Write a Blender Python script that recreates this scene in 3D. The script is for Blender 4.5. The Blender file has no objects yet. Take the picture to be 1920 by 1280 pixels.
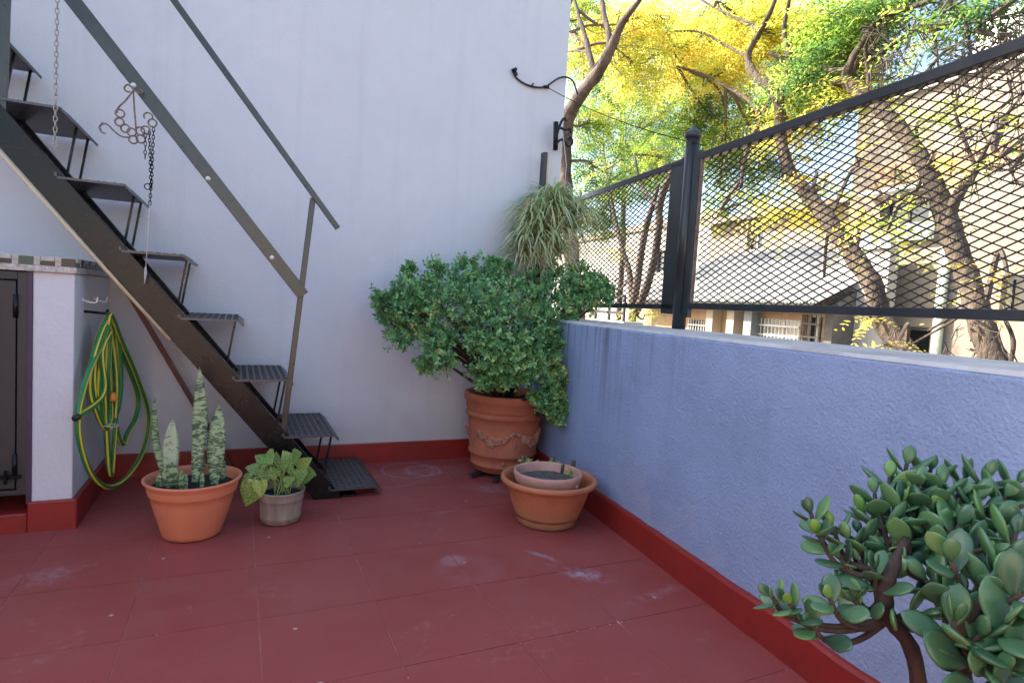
import bpy, math, random
import numpy as np
from mathutils import Vector, Matrix, Quaternion

# ------------------------------------------------------------------ camera, world, sun, exposure
K = 0.65                                   # assumed units -> metres: scene and camera scaled about the origin to guessed size (every vertex and position is multiplied by it)
EYE = np.array([0.0, 0.0, 1.35])
YAW, PITCH, ROLL, FOC = 0.435701758, -0.063234837, 0.0591903643, 1111.265
_f = np.array([math.sin(YAW)*math.cos(PITCH), math.cos(YAW)*math.cos(PITCH), math.sin(PITCH)])
_r = np.array([math.cos(YAW), -math.sin(YAW), 0.0]); _u = np.cross(_r, _f)
RIGHT = _r*math.cos(ROLL)+_u*math.sin(ROLL); UP = -_r*math.sin(ROLL)+_u*math.cos(ROLL); FWD = _f
scene = bpy.context.scene
col = scene.collection
cam = bpy.data.cameras.new('camera'); cam.lens = FOC/1920*36; cam.sensor_width = 36; cam.clip_start = 0.02; cam.clip_end = 3000
cam_o = bpy.data.objects.new('camera', cam); col.objects.link(cam_o); scene.camera = cam_o
cam_o.matrix_world = Matrix(((RIGHT[0], UP[0], -FWD[0], EYE[0]*K), (RIGHT[1], UP[1], -FWD[1], EYE[1]*K), (RIGHT[2], UP[2], -FWD[2], EYE[2]*K), (0, 0, 0, 1)))

SUN_EL, SUN_AZ = math.radians(38), math.radians(-42)      # azimuth clockwise from +Y: the sun stands behind the tall wall, to the left
world = bpy.data.worlds.new('World'); scene.world = world; world.use_nodes = True
wn = world.node_tree.nodes; wn.clear()
sky = wn.new('ShaderNodeTexSky'); sky.sky_type = 'NISHITA'; sky.sun_disc = False
sky.sun_elevation = SUN_EL; sky.sun_rotation = SUN_AZ; sky.air_density = 1.0; sky.dust_density = 2.2; sky.ozone_density = 1.0
bg = wn.new('ShaderNodeBackground'); bg.inputs[1].default_value = 0.13
wo = wn.new('ShaderNodeOutputWorld')
world.node_tree.links.new(sky.outputs[0], bg.inputs[0]); world.node_tree.links.new(bg.outputs[0], wo.inputs[0])
sd = bpy.data.lights.new('sun', 'SUN'); sd.energy = 4.2; sd.angle = math.radians(0.53); sd.color = (1.0, 0.93, 0.82)
so = bpy.data.objects.new('sun', sd); col.objects.link(so)
sv = Vector((math.sin(SUN_AZ)*math.cos(SUN_EL), math.cos(SUN_AZ)*math.cos(SUN_EL), math.sin(SUN_EL)))
so.rotation_euler = sv.to_track_quat('Z', 'Y').to_euler(); so.location = sv*40
vs = scene.view_settings; vs.view_transform = 'Standard'; vs.look = 'None'; vs.gamma = 1; vs.use_curve_mapping = False; vs.exposure = 1.98

rnd = random.Random(7)
nr = np.random.RandomState(11)

# ------------------------------------------------------------------ points taken from image pixels, cast from the camera onto chosen planes
A = 0.0972214943                                         # the street wall is not quite square to the back wall
NW = np.array([math.cos(A), -math.sin(A), 0.0]); UW = np.array([math.sin(A), math.cos(A), 0.0])
def ray(x, y): return RIGHT*((x-960)/FOC) - UP*((y-640)/FOC) + FWD
def on(x, y, n, d): r = ray(x, y); return EYE + r*((d-np.dot(n, EYE))/np.dot(n, r))
def atY(x, y, Y): return on(x, y, np.array([0., 1, 0]), Y)
def atX(x, y, X): return on(x, y, np.array([1., 0, 0]), X)
def atZ(x, y, Z): return on(x, y, np.array([0., 0, 1]), Z)
def atW(x, y, w): return on(x, y, NW, w)
def W(u, w, z): return UW*u + NW*w + np.array([0, 0, z])  # street frame: u along the wall, w away from the terrace
def uz(x, y, w): p = atW(x, y, w); return float(np.dot(p, UW)), float(p[2])

# ------------------------------------------------------------------ materials
def new_mat(name):
    m = bpy.data.materials.new(name); m.use_nodes = True
    nt = m.node_tree; return m, nt, nt.nodes['Principled BSDF'], nt.nodes, nt.links
def _coord(nt, world_pos):
    if world_pos: g = nt.nodes.new('ShaderNodeNewGeometry'); return g.outputs['Position']
    t = nt.nodes.new('ShaderNodeTexCoord'); return t.outputs['Object']
def noise(nt, vec, scale, detail=4, rough=.55, stretch=None, dist=0):
    if stretch is not None:
        mp = nt.nodes.new('ShaderNodeMapping'); mp.inputs['Scale'].default_value = stretch
        nt.links.new(vec, mp.inputs['Vector']); vec = mp.outputs[0]
    n = nt.nodes.new('ShaderNodeTexNoise'); n.inputs['Scale'].default_value = scale
    n.inputs['Detail'].default_value = detail; n.inputs['Roughness'].default_value = rough; n.inputs['Distortion'].default_value = dist
    nt.links.new(vec, n.inputs['Vector']); return n.outputs['Fac']
def ramp(nt, fac, stops):
    r = nt.nodes.new('ShaderNodeValToRGB'); e = r.color_ramp.elements
    while len(e) < len(stops): e.new(.5)
    for i, (p, c) in enumerate(stops):
        e[i].position = p; e[i].color = (c, c, c, 1) if isinstance(c, (int, float)) else (*c, 1)
    nt.links.new(fac, r.inputs[0]); return r.outputs[0]
def mixc(nt, fac, a, b, mode='MIX'):
    m = nt.nodes.new('ShaderNodeMix'); m.data_type = 'RGBA'; m.blend_type = mode
    for sock, v in ((m.inputs[0], fac), (m.inputs[6], a), (m.inputs[7], b)):
        if hasattr(v, 'is_linked') or hasattr(v, 'links'): nt.links.new(v, sock)
        elif isinstance(v, (int, float)): sock.default_value = v
        else: sock.default_value = (*v, 1)
    return m.outputs[2]
def mathn(nt, op, a, b=None, clamp=False):
    m = nt.nodes.new('ShaderNodeMath'); m.operation = op; m.use_clamp = clamp
    for i, v in enumerate((a, b)):
        if v is None: continue
        if isinstance(v, (int, float)): m.inputs[i].default_value = v
        else: nt.links.new(v, m.inputs[i])
    return m.outputs[0]
def bump(nt, h, strength, dist):
    b = nt.nodes.new('ShaderNodeBump'); b.inputs['Strength'].default_value = strength; b.inputs['Distance'].default_value = dist
    nt.links.new(h, b.inputs['Height']); nt.links.new(b.outputs[0], nt.nodes['Principled BSDF'].inputs['Normal'])
def simple(name, c1, c2, scale=12, rough=.6, bmp=.3, bdist=.002, metal=0, world_pos=False, stretch=None, spec=.5, rvar=.15):
    m, nt, P, N, Lk = new_mat(name); v = _coord(nt, world_pos)
    f = noise(nt, v, scale, 6, .6, stretch)
    Lk.new(mixc(nt, ramp(nt, f, [(.35, 0), (.65, 1)]), c1, c2), P.inputs['Base Color'])
    Lk.new(mathn(nt, 'ADD', mathn(nt, 'MULTIPLY', f, rvar*2), rough-rvar), P.inputs['Roughness'])
    P.inputs['Metallic'].default_value = metal; P.inputs['Specular IOR Level'].default_value = spec
    if bmp: bump(nt, noise(nt, v, scale*6, 5, .6, stretch), bmp, bdist)
    return m
def plaster(name, base, stain, drips=None, coarse=85, bstr=.5):
    m, nt, P, N, Lk = new_mat(name); v = _coord(nt, True)
    big = noise(nt, v, 1.3, 5, .6); fine = noise(nt, v, 9, 6, .65)
    c = mixc(nt, ramp(nt, big, [(.35, 0), (.75, .55)]), base, stain)
    c = mixc(nt, ramp(nt, fine, [(.5, 0), (.8, .35)]), c, stain)
    if name.startswith('white'):
        s2 = nt.nodes.new('ShaderNodeSeparateXYZ'); Lk.new(v, s2.inputs[0])
        gr = mathn(nt, 'SUBTRACT', 1.0, mathn(nt, 'DIVIDE', mathn(nt, 'ADD', s2.outputs[2], mathn(nt, 'MULTIPLY', noise(nt, v, 5, 5, .7), -.25)), .22), True)
        c = mixc(nt, mathn(nt, 'MULTIPLY', gr, .35), c, (.36, .33, .32))
        vs_ = noise(nt, v, 1, 4, .6, (14, 14, .5)); c = mixc(nt, ramp(nt, vs_, [(.55, 0), (.78, .22)]), c, (.45, .45, .48))
        c = mixc(nt, ramp(nt, noise(nt, v, 2.2, 7, .75, (1, 1, 1), .8), [(.55, 0), (.62, .14)]), c, (.74, .74, .76))
    if drips:                                          # rain streaks running down from the coping
        zt, ln, dc = drips
        sx = nt.nodes.new('ShaderNodeSeparateXYZ'); Lk.new(v, sx.inputs[0])
        st = noise(nt, v, 1, 3, .6, (26, 26, .8)); patch = noise(nt, v, .9, 2, .5)
        down = mathn(nt, 'DIVIDE', mathn(nt, 'SUBTRACT', sx.outputs[2], zt-ln), ln, True)
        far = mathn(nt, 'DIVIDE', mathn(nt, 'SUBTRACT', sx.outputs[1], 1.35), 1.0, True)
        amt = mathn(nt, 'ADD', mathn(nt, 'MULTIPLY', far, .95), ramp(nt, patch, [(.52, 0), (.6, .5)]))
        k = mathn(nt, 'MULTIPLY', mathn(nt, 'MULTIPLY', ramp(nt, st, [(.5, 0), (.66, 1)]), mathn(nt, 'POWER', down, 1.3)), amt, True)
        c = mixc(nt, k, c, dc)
        c = mixc(nt, ramp(nt, noise(nt, v, 3, 4, .6), [(.4, 0), (.7, .22)]), c, dc)
        lowz = mathn(nt, 'SUBTRACT', 1.0, mathn(nt, 'DIVIDE', sx.outputs[2], .45), True)
        c = mixc(nt, mathn(nt, 'MULTIPLY', lowz, ramp(nt, noise(nt, v, 4, 6, .7, (1, 1, 1), 1.2), [(.52, 0), (.6, .55)])), c, (.42, .46, .56))
        c = mixc(nt, mathn(nt, 'MULTIPLY', mathn(nt, 'POWER', lowz, 3), .35), c, (.20, .14, .15))
    Lk.new(c, P.inputs['Base Color']); P.inputs['Roughness'].default_value = .85; P.inputs['Specular IOR Level'].default_value = .25
    h = mathn(nt, 'ADD', noise(nt, v, coarse, 4, .55), mathn(nt, 'MULTIPLY', noise(nt, v, 14, 3, .5), 1.2))
    bump(nt, h, bstr, .006)
    return m
M = {}
M['wall'] = plaster('white_render_paint', (.645, .655, .685), (.56, .57, .60), None, 95, .3)
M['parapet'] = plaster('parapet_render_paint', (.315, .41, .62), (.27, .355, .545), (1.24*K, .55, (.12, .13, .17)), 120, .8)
M['cabinet'] = plaster('cabinet_render_paint', (.66, .67, .69), (.58, .585, .60), None, 70, .5)
M['skirt'] = simple('oxide_red_gloss_paint', (.30, .025, .019), (.23, .022, .018), 6, .38, .25, .003, 0, True)
def floor_mat(name, joint):
    m, nt, P, N, Lk = new_mat(name); v = _coord(nt, True)
    n1 = noise(nt, v, 1.6, 5, .6); n2 = noise(nt, v, 7, 7, .65); n3 = noise(nt, v, 38, 5, .7)
    c = mixc(nt, ramp(nt, n1, [(.35, 0), (.68, 1)]), (.305, .058, .048), (.345, .080, .068))
    c = mixc(nt, ramp(nt, n2, [(.5, 0), (.72, .5)]), c, (.31, .100, .088))
    dust = ramp(nt, mathn(nt, 'MULTIPLY', noise(nt, v, 2.3, 4, .7, (1, 1, 1), 1.5), n3), [(.33, 0), (.46, .32)])
    c = mixc(nt, dust, c, (.46, .26, .25))
    # rings left by pots, a chalky scrape
    sx = nt.nodes.new('ShaderNodeSeparateXYZ'); Lk.new(v, sx.inputs[0])
    def ring(cx, cy, r, w, s, col_):
        dx = mathn(nt, 'SUBTRACT', sx.outputs[0], cx*K); dy = mathn(nt, 'SUBTRACT', sx.outputs[1], cy*K)
        d = mathn(nt, 'SQRT', mathn(nt, 'ADD', mathn(nt, 'MULTIPLY', dx, dx), mathn(nt, 'MULTIPLY', dy, dy)))
        d = mathn(nt, 'ADD', d, mathn(nt, 'MULTIPLY', mathn(nt, 'SUBTRACT', n2, .5), .02))
        k = mathn(nt, 'SUBTRACT', 1.0, mathn(nt, 'DIVIDE', mathn(nt, 'ABSOLUTE', mathn(nt, 'SUBTRACT', d, r*K)), w*K), True)
        return mixc(nt, mathn(nt, 'MULTIPLY', mathn(nt, 'MULTIPLY', k, s), ramp(nt, n3, [(.3, .25), (.6, 1)])), c, col_)
    c = ring(1.25, 4.48, .20, .020,   .55, (.40, .30, .32)); c = ring(1.36, 4.44, .13, .03, .6, (.38, .28, .30)); c = ring(1.0, 4.50, .42, .04, .35, (.33, .2, .22))
    c = ring(1.10, 2.72, .13, .07, .14, (.42, .27, .29)); c = ring(1.06, 2.83, .03, .05, .5, (.44, .30, .32))
    def smear(cx, cy, ang, la, lb, s):
        mp = nt.nodes.new('ShaderNodeMapping'); mp.vector_type = 'TEXTURE'; mp.inputs['Location'].default_value = (cx*K, cy*K, 0)
        mp.inputs['Rotation'].default_value = (0, 0, ang); mp.inputs['Scale'].default_value = (la*K, lb*K, 1)
        Lk.new(v, mp.inputs['Vector']); g = nt.nodes.new('ShaderNodeTexGradient'); g.gradient_type = 'SPHERICAL'; Lk.new(mp.outputs[0], g.inputs[0])
        k = mathn(nt, 'MULTIPLY', mathn(nt, 'MULTIPLY', g.outputs[1], s*.62), ramp(nt, mathn(nt, 'MULTIPLY', n3, n2), [(.2, 0), (.36, 1)]), True)
        return mixc(nt, k, c, (.42, .33, .36))
    for a in ((1.63, 2.50, -.9, .20, .09, 2.2), (1.55, 2.72, -1.0, .16, .03, 1.6), (1.28, 3.55, .4, .16, .04, 1.5), (1.70, 3.9, -.5, .3, .12, 1.0), (1.30, 4.35, .1, .5, .2, .8), (1.9, 2.2, .2, .3, .05, .9), (-.75, 3.2, .3, .22, .12, 1.0)): c = smear(*a)
    if joint:
        c = mixc(nt, ramp(nt, noise(nt, v, 9, 5, .7), [(.42, .1), (.62, 1)]), c, (.41, .15, .13))
        c = mixc(nt, ramp(nt, noise(nt, v, 7.3, 5, .8), [(.64, 0), (.67, 1)]), c, (.75, .68, .66))
    else:
        fl = nt.nodes.new('ShaderNodeTexVoronoi'); fl.inputs['Scale'].default_value = 7; Lk.new(v, fl.inputs['Vector'])
        c = mixc(nt, ramp(nt, fl.outputs['Distance'], [(.035, 1), (.05, 0)]), c, (.5, .32, .3))
    Lk.new(c, P.inputs['Base Color'])
    Lk.new(ramp(nt, n2, [(.3, .42), (.7, .62)]), P.inputs['Roughness']); P.inputs['Specular IOR Level'].default_value = .28
    bump(nt, mathn(nt, 'ADD', n2, mathn(nt, 'MULTIPLY', n3, .3)), .25, .006)
    return m
M['tile'] = floor_mat('red_painted_slab', False); M['joint'] = floor_mat('worn_slab_joint', True)
M['black'] = simple('black_enamel_steel', (.018, .017, .018), (.032, .030, .030), 14, .42, .15, .001, 0, False, None, .5, .12)
M['steel'] = simple('weathered_dark_steel', (.005, .005, .006), (.010, .009, .009), 9, .26, .25, .0015, .0, False, None, .28, .10)
M['rail'] = simple('green_black_rail_steel', (.036, .037, .030), (.058, .056, .045), 11, .30, .3, .0015, .2, False, None, .6, .12)
M['mesh'] = simple('expanded_mesh_steel', (.016, .014, .014), (.036, .028, .025), 20, .5, 0, 0, .0)
M['post'] = simple('fence_post_enamel', (.020, .022, .026), (.034, .035, .038), 10, .34, .2, .001, 0, False, (1, 1, .2), .5)
def plate_mat():
    m, nt, P, N, Lk = new_mat('chequer_plate_steel'); v = _coord(nt, False)
    n = noise(nt, v, 14, 5, .6)
    Lk.new(mixc(nt, n, (.050, .046, .045), (.125, .12, .12)), P.inputs['Base Color'])
    P.inputs['Roughness'].default_value = .40; P.inputs['Metallic'].default_value = .35
    bump(nt, noise(nt, v, 90, 3), .3, .001); return m
M['plate'] = plate_mat()
M['rust'] = simple('rusty_wrought_iron', (.13, .075, .045), (.24, .20, .16), 60, .7, .5, .001, .2)
M['chain'] = simple('galvanised_chain', (.30, .29, .25), (.42, .40, .34), 60, .5, .2, .001, .5)
M['terra'] = simple('terracotta_old', (.50, .16, .075), (.38, .115, .06), 7, .75, .5, .002, 0, False)
M['terra2'] = simple('terracotta_plastic_bright', (.70, .235, .12), (.62, .20, .10), 5, .55, .2, .001, 0, False)
def bowl_mat():
    m, nt, P, N, Lk = new_mat('terracotta_bowl_dark_base'); v = _coord(nt, False)
    sx = nt.nodes.new('ShaderNodeSeparateXYZ'); Lk.new(v, sx.inputs[0]); n = noise(nt, v, 9, 6, .6)
    c = mixc(nt, ramp(nt, n, [(.35, 0), (.65, 1)]), (.55, .20, .09), (.45, .15, .07))
    g = mathn(nt, 'SUBTRACT', 1.0, mathn(nt, 'DIVIDE', mathn(nt, 'ADD', sx.outputs[2], mathn(nt, 'MULTIPLY', n, .06)), .13), True)  # colour turns darker olive brown towards the base
    c = mixc(nt, mathn(nt, 'MULTIPLY', g, .8), c, (.24, .17, .09)); Lk.new(c, P.inputs['Base Color'])
    P.inputs['Roughness'].default_value = .7; bump(nt, noise(nt, v, 50, 5), .4, .002); return m
M['bowl'] = bowl_mat()
M['terra3'] = simple('terracotta_dusty_pink', (.50, .24, .17), (.58, .34, .27), 11, .8, .4, .002)
M['barrel'] = simple('grey_wood_barrel', (.22, .165, .12), (.33, .265, .205), 9, .8, .6, .003, 0, False, (3, 3, .6))
M['relief'] = simple('limewashed_relief', (.40, .15, .085), (.46, .24, .17), 22, .85, .5, .002)
M['soil'] = simple('potting_soil', (.018, .014, .011), (.045, .034, .026), 60, .95, 1.0, .01)
M['drysoil'] = simple('dry_soil', (.12, .10, .085), (.20, .165, .14), 45, .95, 1.0, .01)
M['wood'] = simple('brown_wood', (.12, .05, .032), (.17, .075, .048), 8, .6, .4, .002, 0, False, (8, 8, .5))
M['palewood'] = simple('pale_wood', (.55, .42, .24), (.64, .52, .33), 10, .6, .3, .001)
M['granite'] = simple('speckled_granite', (.30, .27, .24), (.62, .58, .54), 90, .4, .1, .001)
M['mosdark'] = simple('mosaic_dark', (.022, .019, .017), (.055, .046, .040), 20, .3, .1, .001)
M['mosgreen'] = simple('mosaic_bottle_green', (.035, .07, .06), (.06, .10, .085), 20, .3, .1, .001)
M['moslight'] = simple('mosaic_cream', (.40, .38, .33), (.52, .50, .44), 60, .45, .1, .001)
M['purple'] = simple('purple_lens_fringe', (.05, .028, .06), (.07, .04, .08), 20, .5, .1, .001)  # colour of a lens fringe, put on a strip beside the door
M['door'] = simple('charcoal_door_paint', (.022, .022, .024), (.040, .038, .040), 3, .45, .3, .002, 0, False, (1, 1, .3))
M['white'] = simple('white_enamel', (.75, .75, .73), (.65, .65, .62), 20, .4, 0, 0)
M['hgreen'] = simple('hose_green', (.018, .17, .045), (.03, .22, .06), 10, .35, 0, 0)
M['hyellow'] = simple('hose_yellow', (.75, .55, .03), (.8, .62, .06), 10, .35, 0, 0)
M['orange'] = simple('orange_plastic', (.7, .22, .03), (.75, .28, .05), 10, .4, 0, 0)
M['rubber'] = simple('black_rubber', (.015, .015, .015), (.03, .03, .03), 10, .6, 0, 0)
M['cord'] = simple('grey_cord', (.45, .44, .42), (.55, .54, .50), 50, .8, 0, 0)
M['bark'] = simple('grey_brown_bark', (.045, .030, .022), (.17, .125, .088), 6, .95, 1.0, .035, 0, True, (1, 1, .35))
M['bark2'] = simple('mauve_brown_bark', (.055, .038, .032), (.18, .13, .105), 6, .95, 1.0, .035, 0, True, (1, 1, .35))
M['twig'] = simple('thin_twig_bark', (.10, .07, .055), (.16, .12, .10), 9, .9, 0, 0)
M['stem'] = simple('jade_stem', (.042, .024, .018), (.10, .062, .045), 16, .8, .8, .004, 0, False, (1, 1, .4))
M['road'] = simple('asphalt', (.045, .045, .047), (.06, .06, .06), 20, .9, .3, .005, 0, True)
M['cream'] = plaster('cream_facade', (.46, .38, .28), (.36, .28, .20), None, 20, .5)
M['beige'] = plaster('beige_facade', (.345, .285, .22), (.22, .165, .12), None, 18, .6)  # brown patches and lowered tone also stand in for dappled tree shade
M['pale'] = plaster('pale_facade', (.46, .42, .38), (.38, .34, .3), None, 20, .4)
M['brick'] = simple('ochre_stone', (.42, .27, .15), (.34, .2, .12), 4, .9, .8, .01, 0, True)
M['sheet'] = simple('grey_roof_sheet', (.36, .35, .34), (.60, .57, .53), 2.2, .6, .2, .004, .0, True)  # warm pale patches stand in for sun dapples on the roof
M['trimg'] = simple('grey_trim', (.16, .17, .18), (.22, .23, .24), 10, .6, 0, 0)
M['trimw'] = simple('white_trim', (.70, .68, .64), (.62, .6, .56), 10, .6, 0, 0)
M['pipe'] = simple('pale_green_pipe', (.42, .46, .34), (.5, .54, .4), 10, .5, 0, 0)
def glass():
    m, nt, P, N, Lk = new_mat('window_glass'); P.inputs['Base Color'].default_value = (.02, .025, .03, 1)
    P.inputs['Roughness'].default_value = .06; P.inputs['Specular IOR Level'].default_value = .8; return m
M['glass'] = glass()
M['curtain'] = simple('white_curtain', (.55, .5, .44), (.7, .66, .6), 12, .9, .4, .01, 0, True, (1, 1, .1))
def leafmat(name, cols, transl=.45, rough=.5, attr=True, spec=.35, patt=None):
    """two-sided leaf: diffuse/gloss plus light coming through; colour differs from leaf to leaf (attribute 'tint')"""
    m, nt, P, N, Lk = new_mat(name)
    if attr:
        a = nt.nodes.new('ShaderNodeAttribute'); a.attribute_name = 'tint'; fac = a.outputs['Fac']
    else:
        o = nt.nodes.new('ShaderNodeObjectInfo'); fac = o.outputs['Random']
    c = ramp(nt, fac, cols)
    if patt: c = patt(nt, c)
    Lk.new(c, P.inputs['Base Color']); P.inputs['Roughness'].default_value = rough; P.inputs['Specular IOR Level'].default_value = spec
    if transl:
        t = N.new('ShaderNodeBsdfTranslucent'); Lk.new(c, t.inputs[0]); mx = N.new('ShaderNodeMixShader'); mx.inputs[0].default_value = transl
        Lk.new(P.outputs[0], mx.inputs[1]); Lk.new(t.outputs[0], mx.inputs[2]); Lk.new(mx.outputs[0], N['Material Output'].inputs[0])
    return m
M['autumn'] = leafmat('autumn_leaf', [(0, (.05, .11, .05)), (.25, (.14, .28, .05)), (.5, (.46, .60, .08)), (.75, (.82, .76, .18)), (1, (.88, .66, .09))], .6)
M['bush'] = leafmat('small_glossy_leaf', [(0, (.065, .19, .075)), (.45, (.15, .38, .14)), (.8, (.30, .56, .20)), (1, (.52, .62, .18))], .22, .38, True, .5)
M['spider'] = leafmat('spider_blade', [(0, (.26, .42, .15)), (.45, (.46, .58, .28)), (.75, (.70, .72, .46)), (1, (.56, .46, .28))], .35, .5)
def jade_pat(nt, c):
    v = _coord(nt, False); sx = nt.nodes.new('ShaderNodeSeparateXYZ'); nt.links.new(v, sx.inputs[0])
    return mixc(nt, ramp(nt, noise(nt, v, 30, 4), [(.3, 0), (.7, .35)]), c, (.10, .19, .10))
M['jade'] = leafmat('jade_leaf', [(0, (.035, .105, .048)), (.5, (.075, .19, .080)), (.85, (.13, .28, .10)), (1, (.18, .36, .08))], .10, .33, False, .6, jade_pat)
M['jadenew'] = leafmat('jade_new_leaf', [(0, (.16, .34, .05)), (1, (.22, .42, .07))], .25, .35, False, .6)
def snake_pat(nt, c):
    v = _coord(nt, False); n = noise(nt, v, 1, 4, .65, (26, 26, 75), 1.2)
    return mixc(nt, ramp(nt, n, [(.47, 0), (.54, 1)]), c, (.09, .15, .08))
M['snake'] = leafmat('snake_leaf', [(0, (.32, .46, .23)), (1, (.42, .56, .30))], .1, .45, False, .4, snake_pat)
def snake_pale(nt, c):
    v = _coord(nt, False); n = noise(nt, v, 1, 4, .65, (30, 30, 95), 1.0)
    return mixc(nt, ramp(nt, n, [(.56, 0), (.62, .8)]), c, (.09, .14, .07))
M['snakepale'] = leafmat('snake_leaf_pale', [(0, (.50, .60, .36)), (1, (.58, .66, .42))], .1, .45, False, .4, snake_pale)
def poth_pat(nt, c):
    v = _coord(nt, False); n = noise(nt, v, 22, 5, .7, (1, 1, 1), 1.5)
    return mixc(nt, ramp(nt, n, [(.50, 0), (.56, .9)]), c, (.68, .70, .28))
M['pothos'] = leafmat('pothos_leaf', [(0, (.05, .22, .03)), (.7, (.09, .30, .04)), (1, (.42, .52, .06))], .3, .35, False, .5, poth_pat)

# ------------------------------------------------------------------ mesh building
class MB:
    def __init__(s): s.v = []; s.f = []; s.m = []
    def quad(s, pts, mi=0):
        b = len(s.v); s.v += [tuple(p) for p in pts]; s.f.append(tuple(range(b, b+len(pts)))); s.m.append(mi)
    def hexa(s, p, mi=0):                                    # 8 corners: bottom ring 0-3, top ring 4-7
        b = len(s.v); s.v += [tuple(q) for q in p]
        for f in ((3, 2, 1, 0), (4, 5, 6, 7), (0, 1, 5, 4), (1, 2, 6, 5), (2, 3, 7, 6), (3, 0, 4, 7)):
            s.f.append(tuple(b+i for i in f)); s.m.append(mi)
        return s
    def box(s, lo, hi, mi=0, fr=None):
        x0, y0, z0 = lo; x1, y1, z1 = hi
        p = [(x0, y0, z0), (x1, y0, z0), (x1, y1, z0), (x0, y1, z0), (x0, y0, z1), (x1, y0, z1), (x1, y1, z1), (x0, y1, z1)]
        if fr: p = [fr(*q) for q in p]
        return s.hexa(p, mi)
    def bar(s, a, b, w, h, up=(0, 0, 1), mi=0):              # rectangular bar between two points
        a = np.array(a, float); b = np.array(b, float); d = b-a; d /= np.linalg.norm(d)
        sd = np.cross(d, up); sd /= np.linalg.norm(sd); u = np.cross(sd, d)
        o = [(-w/2, -h/2), (w/2, -h/2), (w/2, h/2), (-w/2, h/2)]
        return s.hexa([a+sd*i+u*j for i, j in o]+[b+sd*i+u*j for i, j in o], mi)
    def tube(s, path, rad, n=8, mi=0, cap=True, mats=None, twist=0):
        P = [np.array(p, float) for p in path]; L = len(P)
        R = [rad]*L if isinstance(rad, (int, float)) else list(rad)
        T = [P[min(i+1, L-1)]-P[max(i-1, 0)] for i in range(L)]; T = [t/(np.linalg.norm(t)+1e-9) for t in T]
        a = np.array([0, 0, 1.]) if abs(T[0][2]) < .9 else np.array([1., 0, 0])
        N = np.cross(T[0], a); N /= np.linalg.norm(N); b0 = len(s.v)
        for i in range(L):
            N = N-T[i]*np.dot(N, T[i]); N /= np.linalg.norm(N)+1e-9; B = np.cross(T[i], N)
            for k in range(n):
                t = 2*math.pi*k/n+twist*i; s.v.append(tuple(P[i]+(N*math.cos(t)+B*math.sin(t))*R[i]))
        for i in range(L-1):
            for k in range(n):
                s.f.append((b0+i*n+k, b0+i*n+(k+1) % n, b0+(i+1)*n+(k+1) % n, b0+(i+1)*n+k)); s.m.append(mats[k] if mats else mi)
        if cap:
            s.f.append(tuple(b0+k for k in reversed(range(n)))); s.m.append(mi)
            s.f.append(tuple(b0+(L-1)*n+k for k in range(n))); s.m.append(mi)
        return s
    def lathe(s, c, prof, n=40, mi=0, wob=None):
        b0 = len(s.v); L = len(prof)
        for (r, z) in prof:
            for k in range(n):
                t = 2*math.pi*k/n; rr = r if wob is None else wob(r, z, t)
                s.v.append((c[0]+rr*math.cos(t), c[1]+rr*math.sin(t), c[2]+z))
        for i in range(L-1):
            for k in range(n):
                s.f.append((b0+i*n+k, b0+i*n+(k+1) % n, b0+(i+1)*n+(k+1) % n, b0+(i+1)*n+k)); s.m.append(mi)
        return s
    def disc(s, c, r, n=32, mi=0, amp=.0):
        b0 = len(s.v); s.v.append((c[0], c[1], c[2]+amp)); rings = 4
        for j in range(1, rings+1):
            for k in range(n):
                t = 2*math.pi*k/n; rr = r*j/rings
                s.v.append((c[0]+rr*math.cos(t), c[1]+rr*math.sin(t), c[2]+(amp*(nr.rand()-.2) if j < rings else 0)))
        for k in range(n): s.f.append((b0, b0+1+k, b0+1+(k+1) % n)); s.m.append(mi)
        for j in range(rings-1):
            for k in range(n):
                a = b0+1+j*n; s.f.append((a+k, a+n+k, a+n+(k+1) % n, a+(k+1) % n)); s.m.append(mi)
        return s
    def torus(s, c, ax, R, r, n=14, m_=6, mi=0, sc=(1, 1), a0=0, a1=2*math.pi):
        ax = np.array(ax, float); ax /= np.linalg.norm(ax); t = np.array([0, 0, 1.]) if abs(ax[2]) < .9 else np.array([1., 0, 0])
        t = t-ax*np.dot(t, ax); t /= np.linalg.norm(t); q = np.cross(ax, t)
        full = abs(a1-a0-2*math.pi) < 1e-6
        pts = [np.array(c)+t*math.cos(a0+(a1-a0)*k/n)*R*sc[0]+q*math.sin(a0+(a1-a0)*k/n)*R*sc[1] for k in range(n+1)]
        return s.tube(pts, r, m_, mi, not full)
def mesh_from(name, mb, mats, base=(0, 0, 0), smooth=False, bevel=0, tint=None):
    me = bpy.data.meshes.new(name); b = np.array(base, float)
    V = (np.array(mb.v, float)-b)*K
    me.from_pydata(V.tolist(), [], mb.f); me.update()
    mats = mats if isinstance(mats, (list, tuple)) else [mats]
    for m in mats: me.materials.append(m)
    if len(mats) > 1: me.polygons.foreach_set('material_index', mb.m)
    if smooth: me.polygons.foreach_set('use_smooth', [True]*len(me.polygons))
    if tint is not None:
        at = me.attributes.new('tint', 'FLOAT', 'FACE'); at.data.foreach_set('value', tint)
    return me
def link(name, me, parent=None, loc=None, bevel=0):
    o = bpy.data.objects.new(name, me); col.objects.link(o)
    if parent is not None: o.parent = parent
    if loc is not None: o.location = [c*K for c in loc]
    if bevel:
        md = o.modifiers.new('edge', 'BEVEL'); md.width = bevel*K; md.segments = 2; md.limit_method = 'ANGLE'; md.angle_limit = math.radians(40)
    return o
BASE = {}
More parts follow.
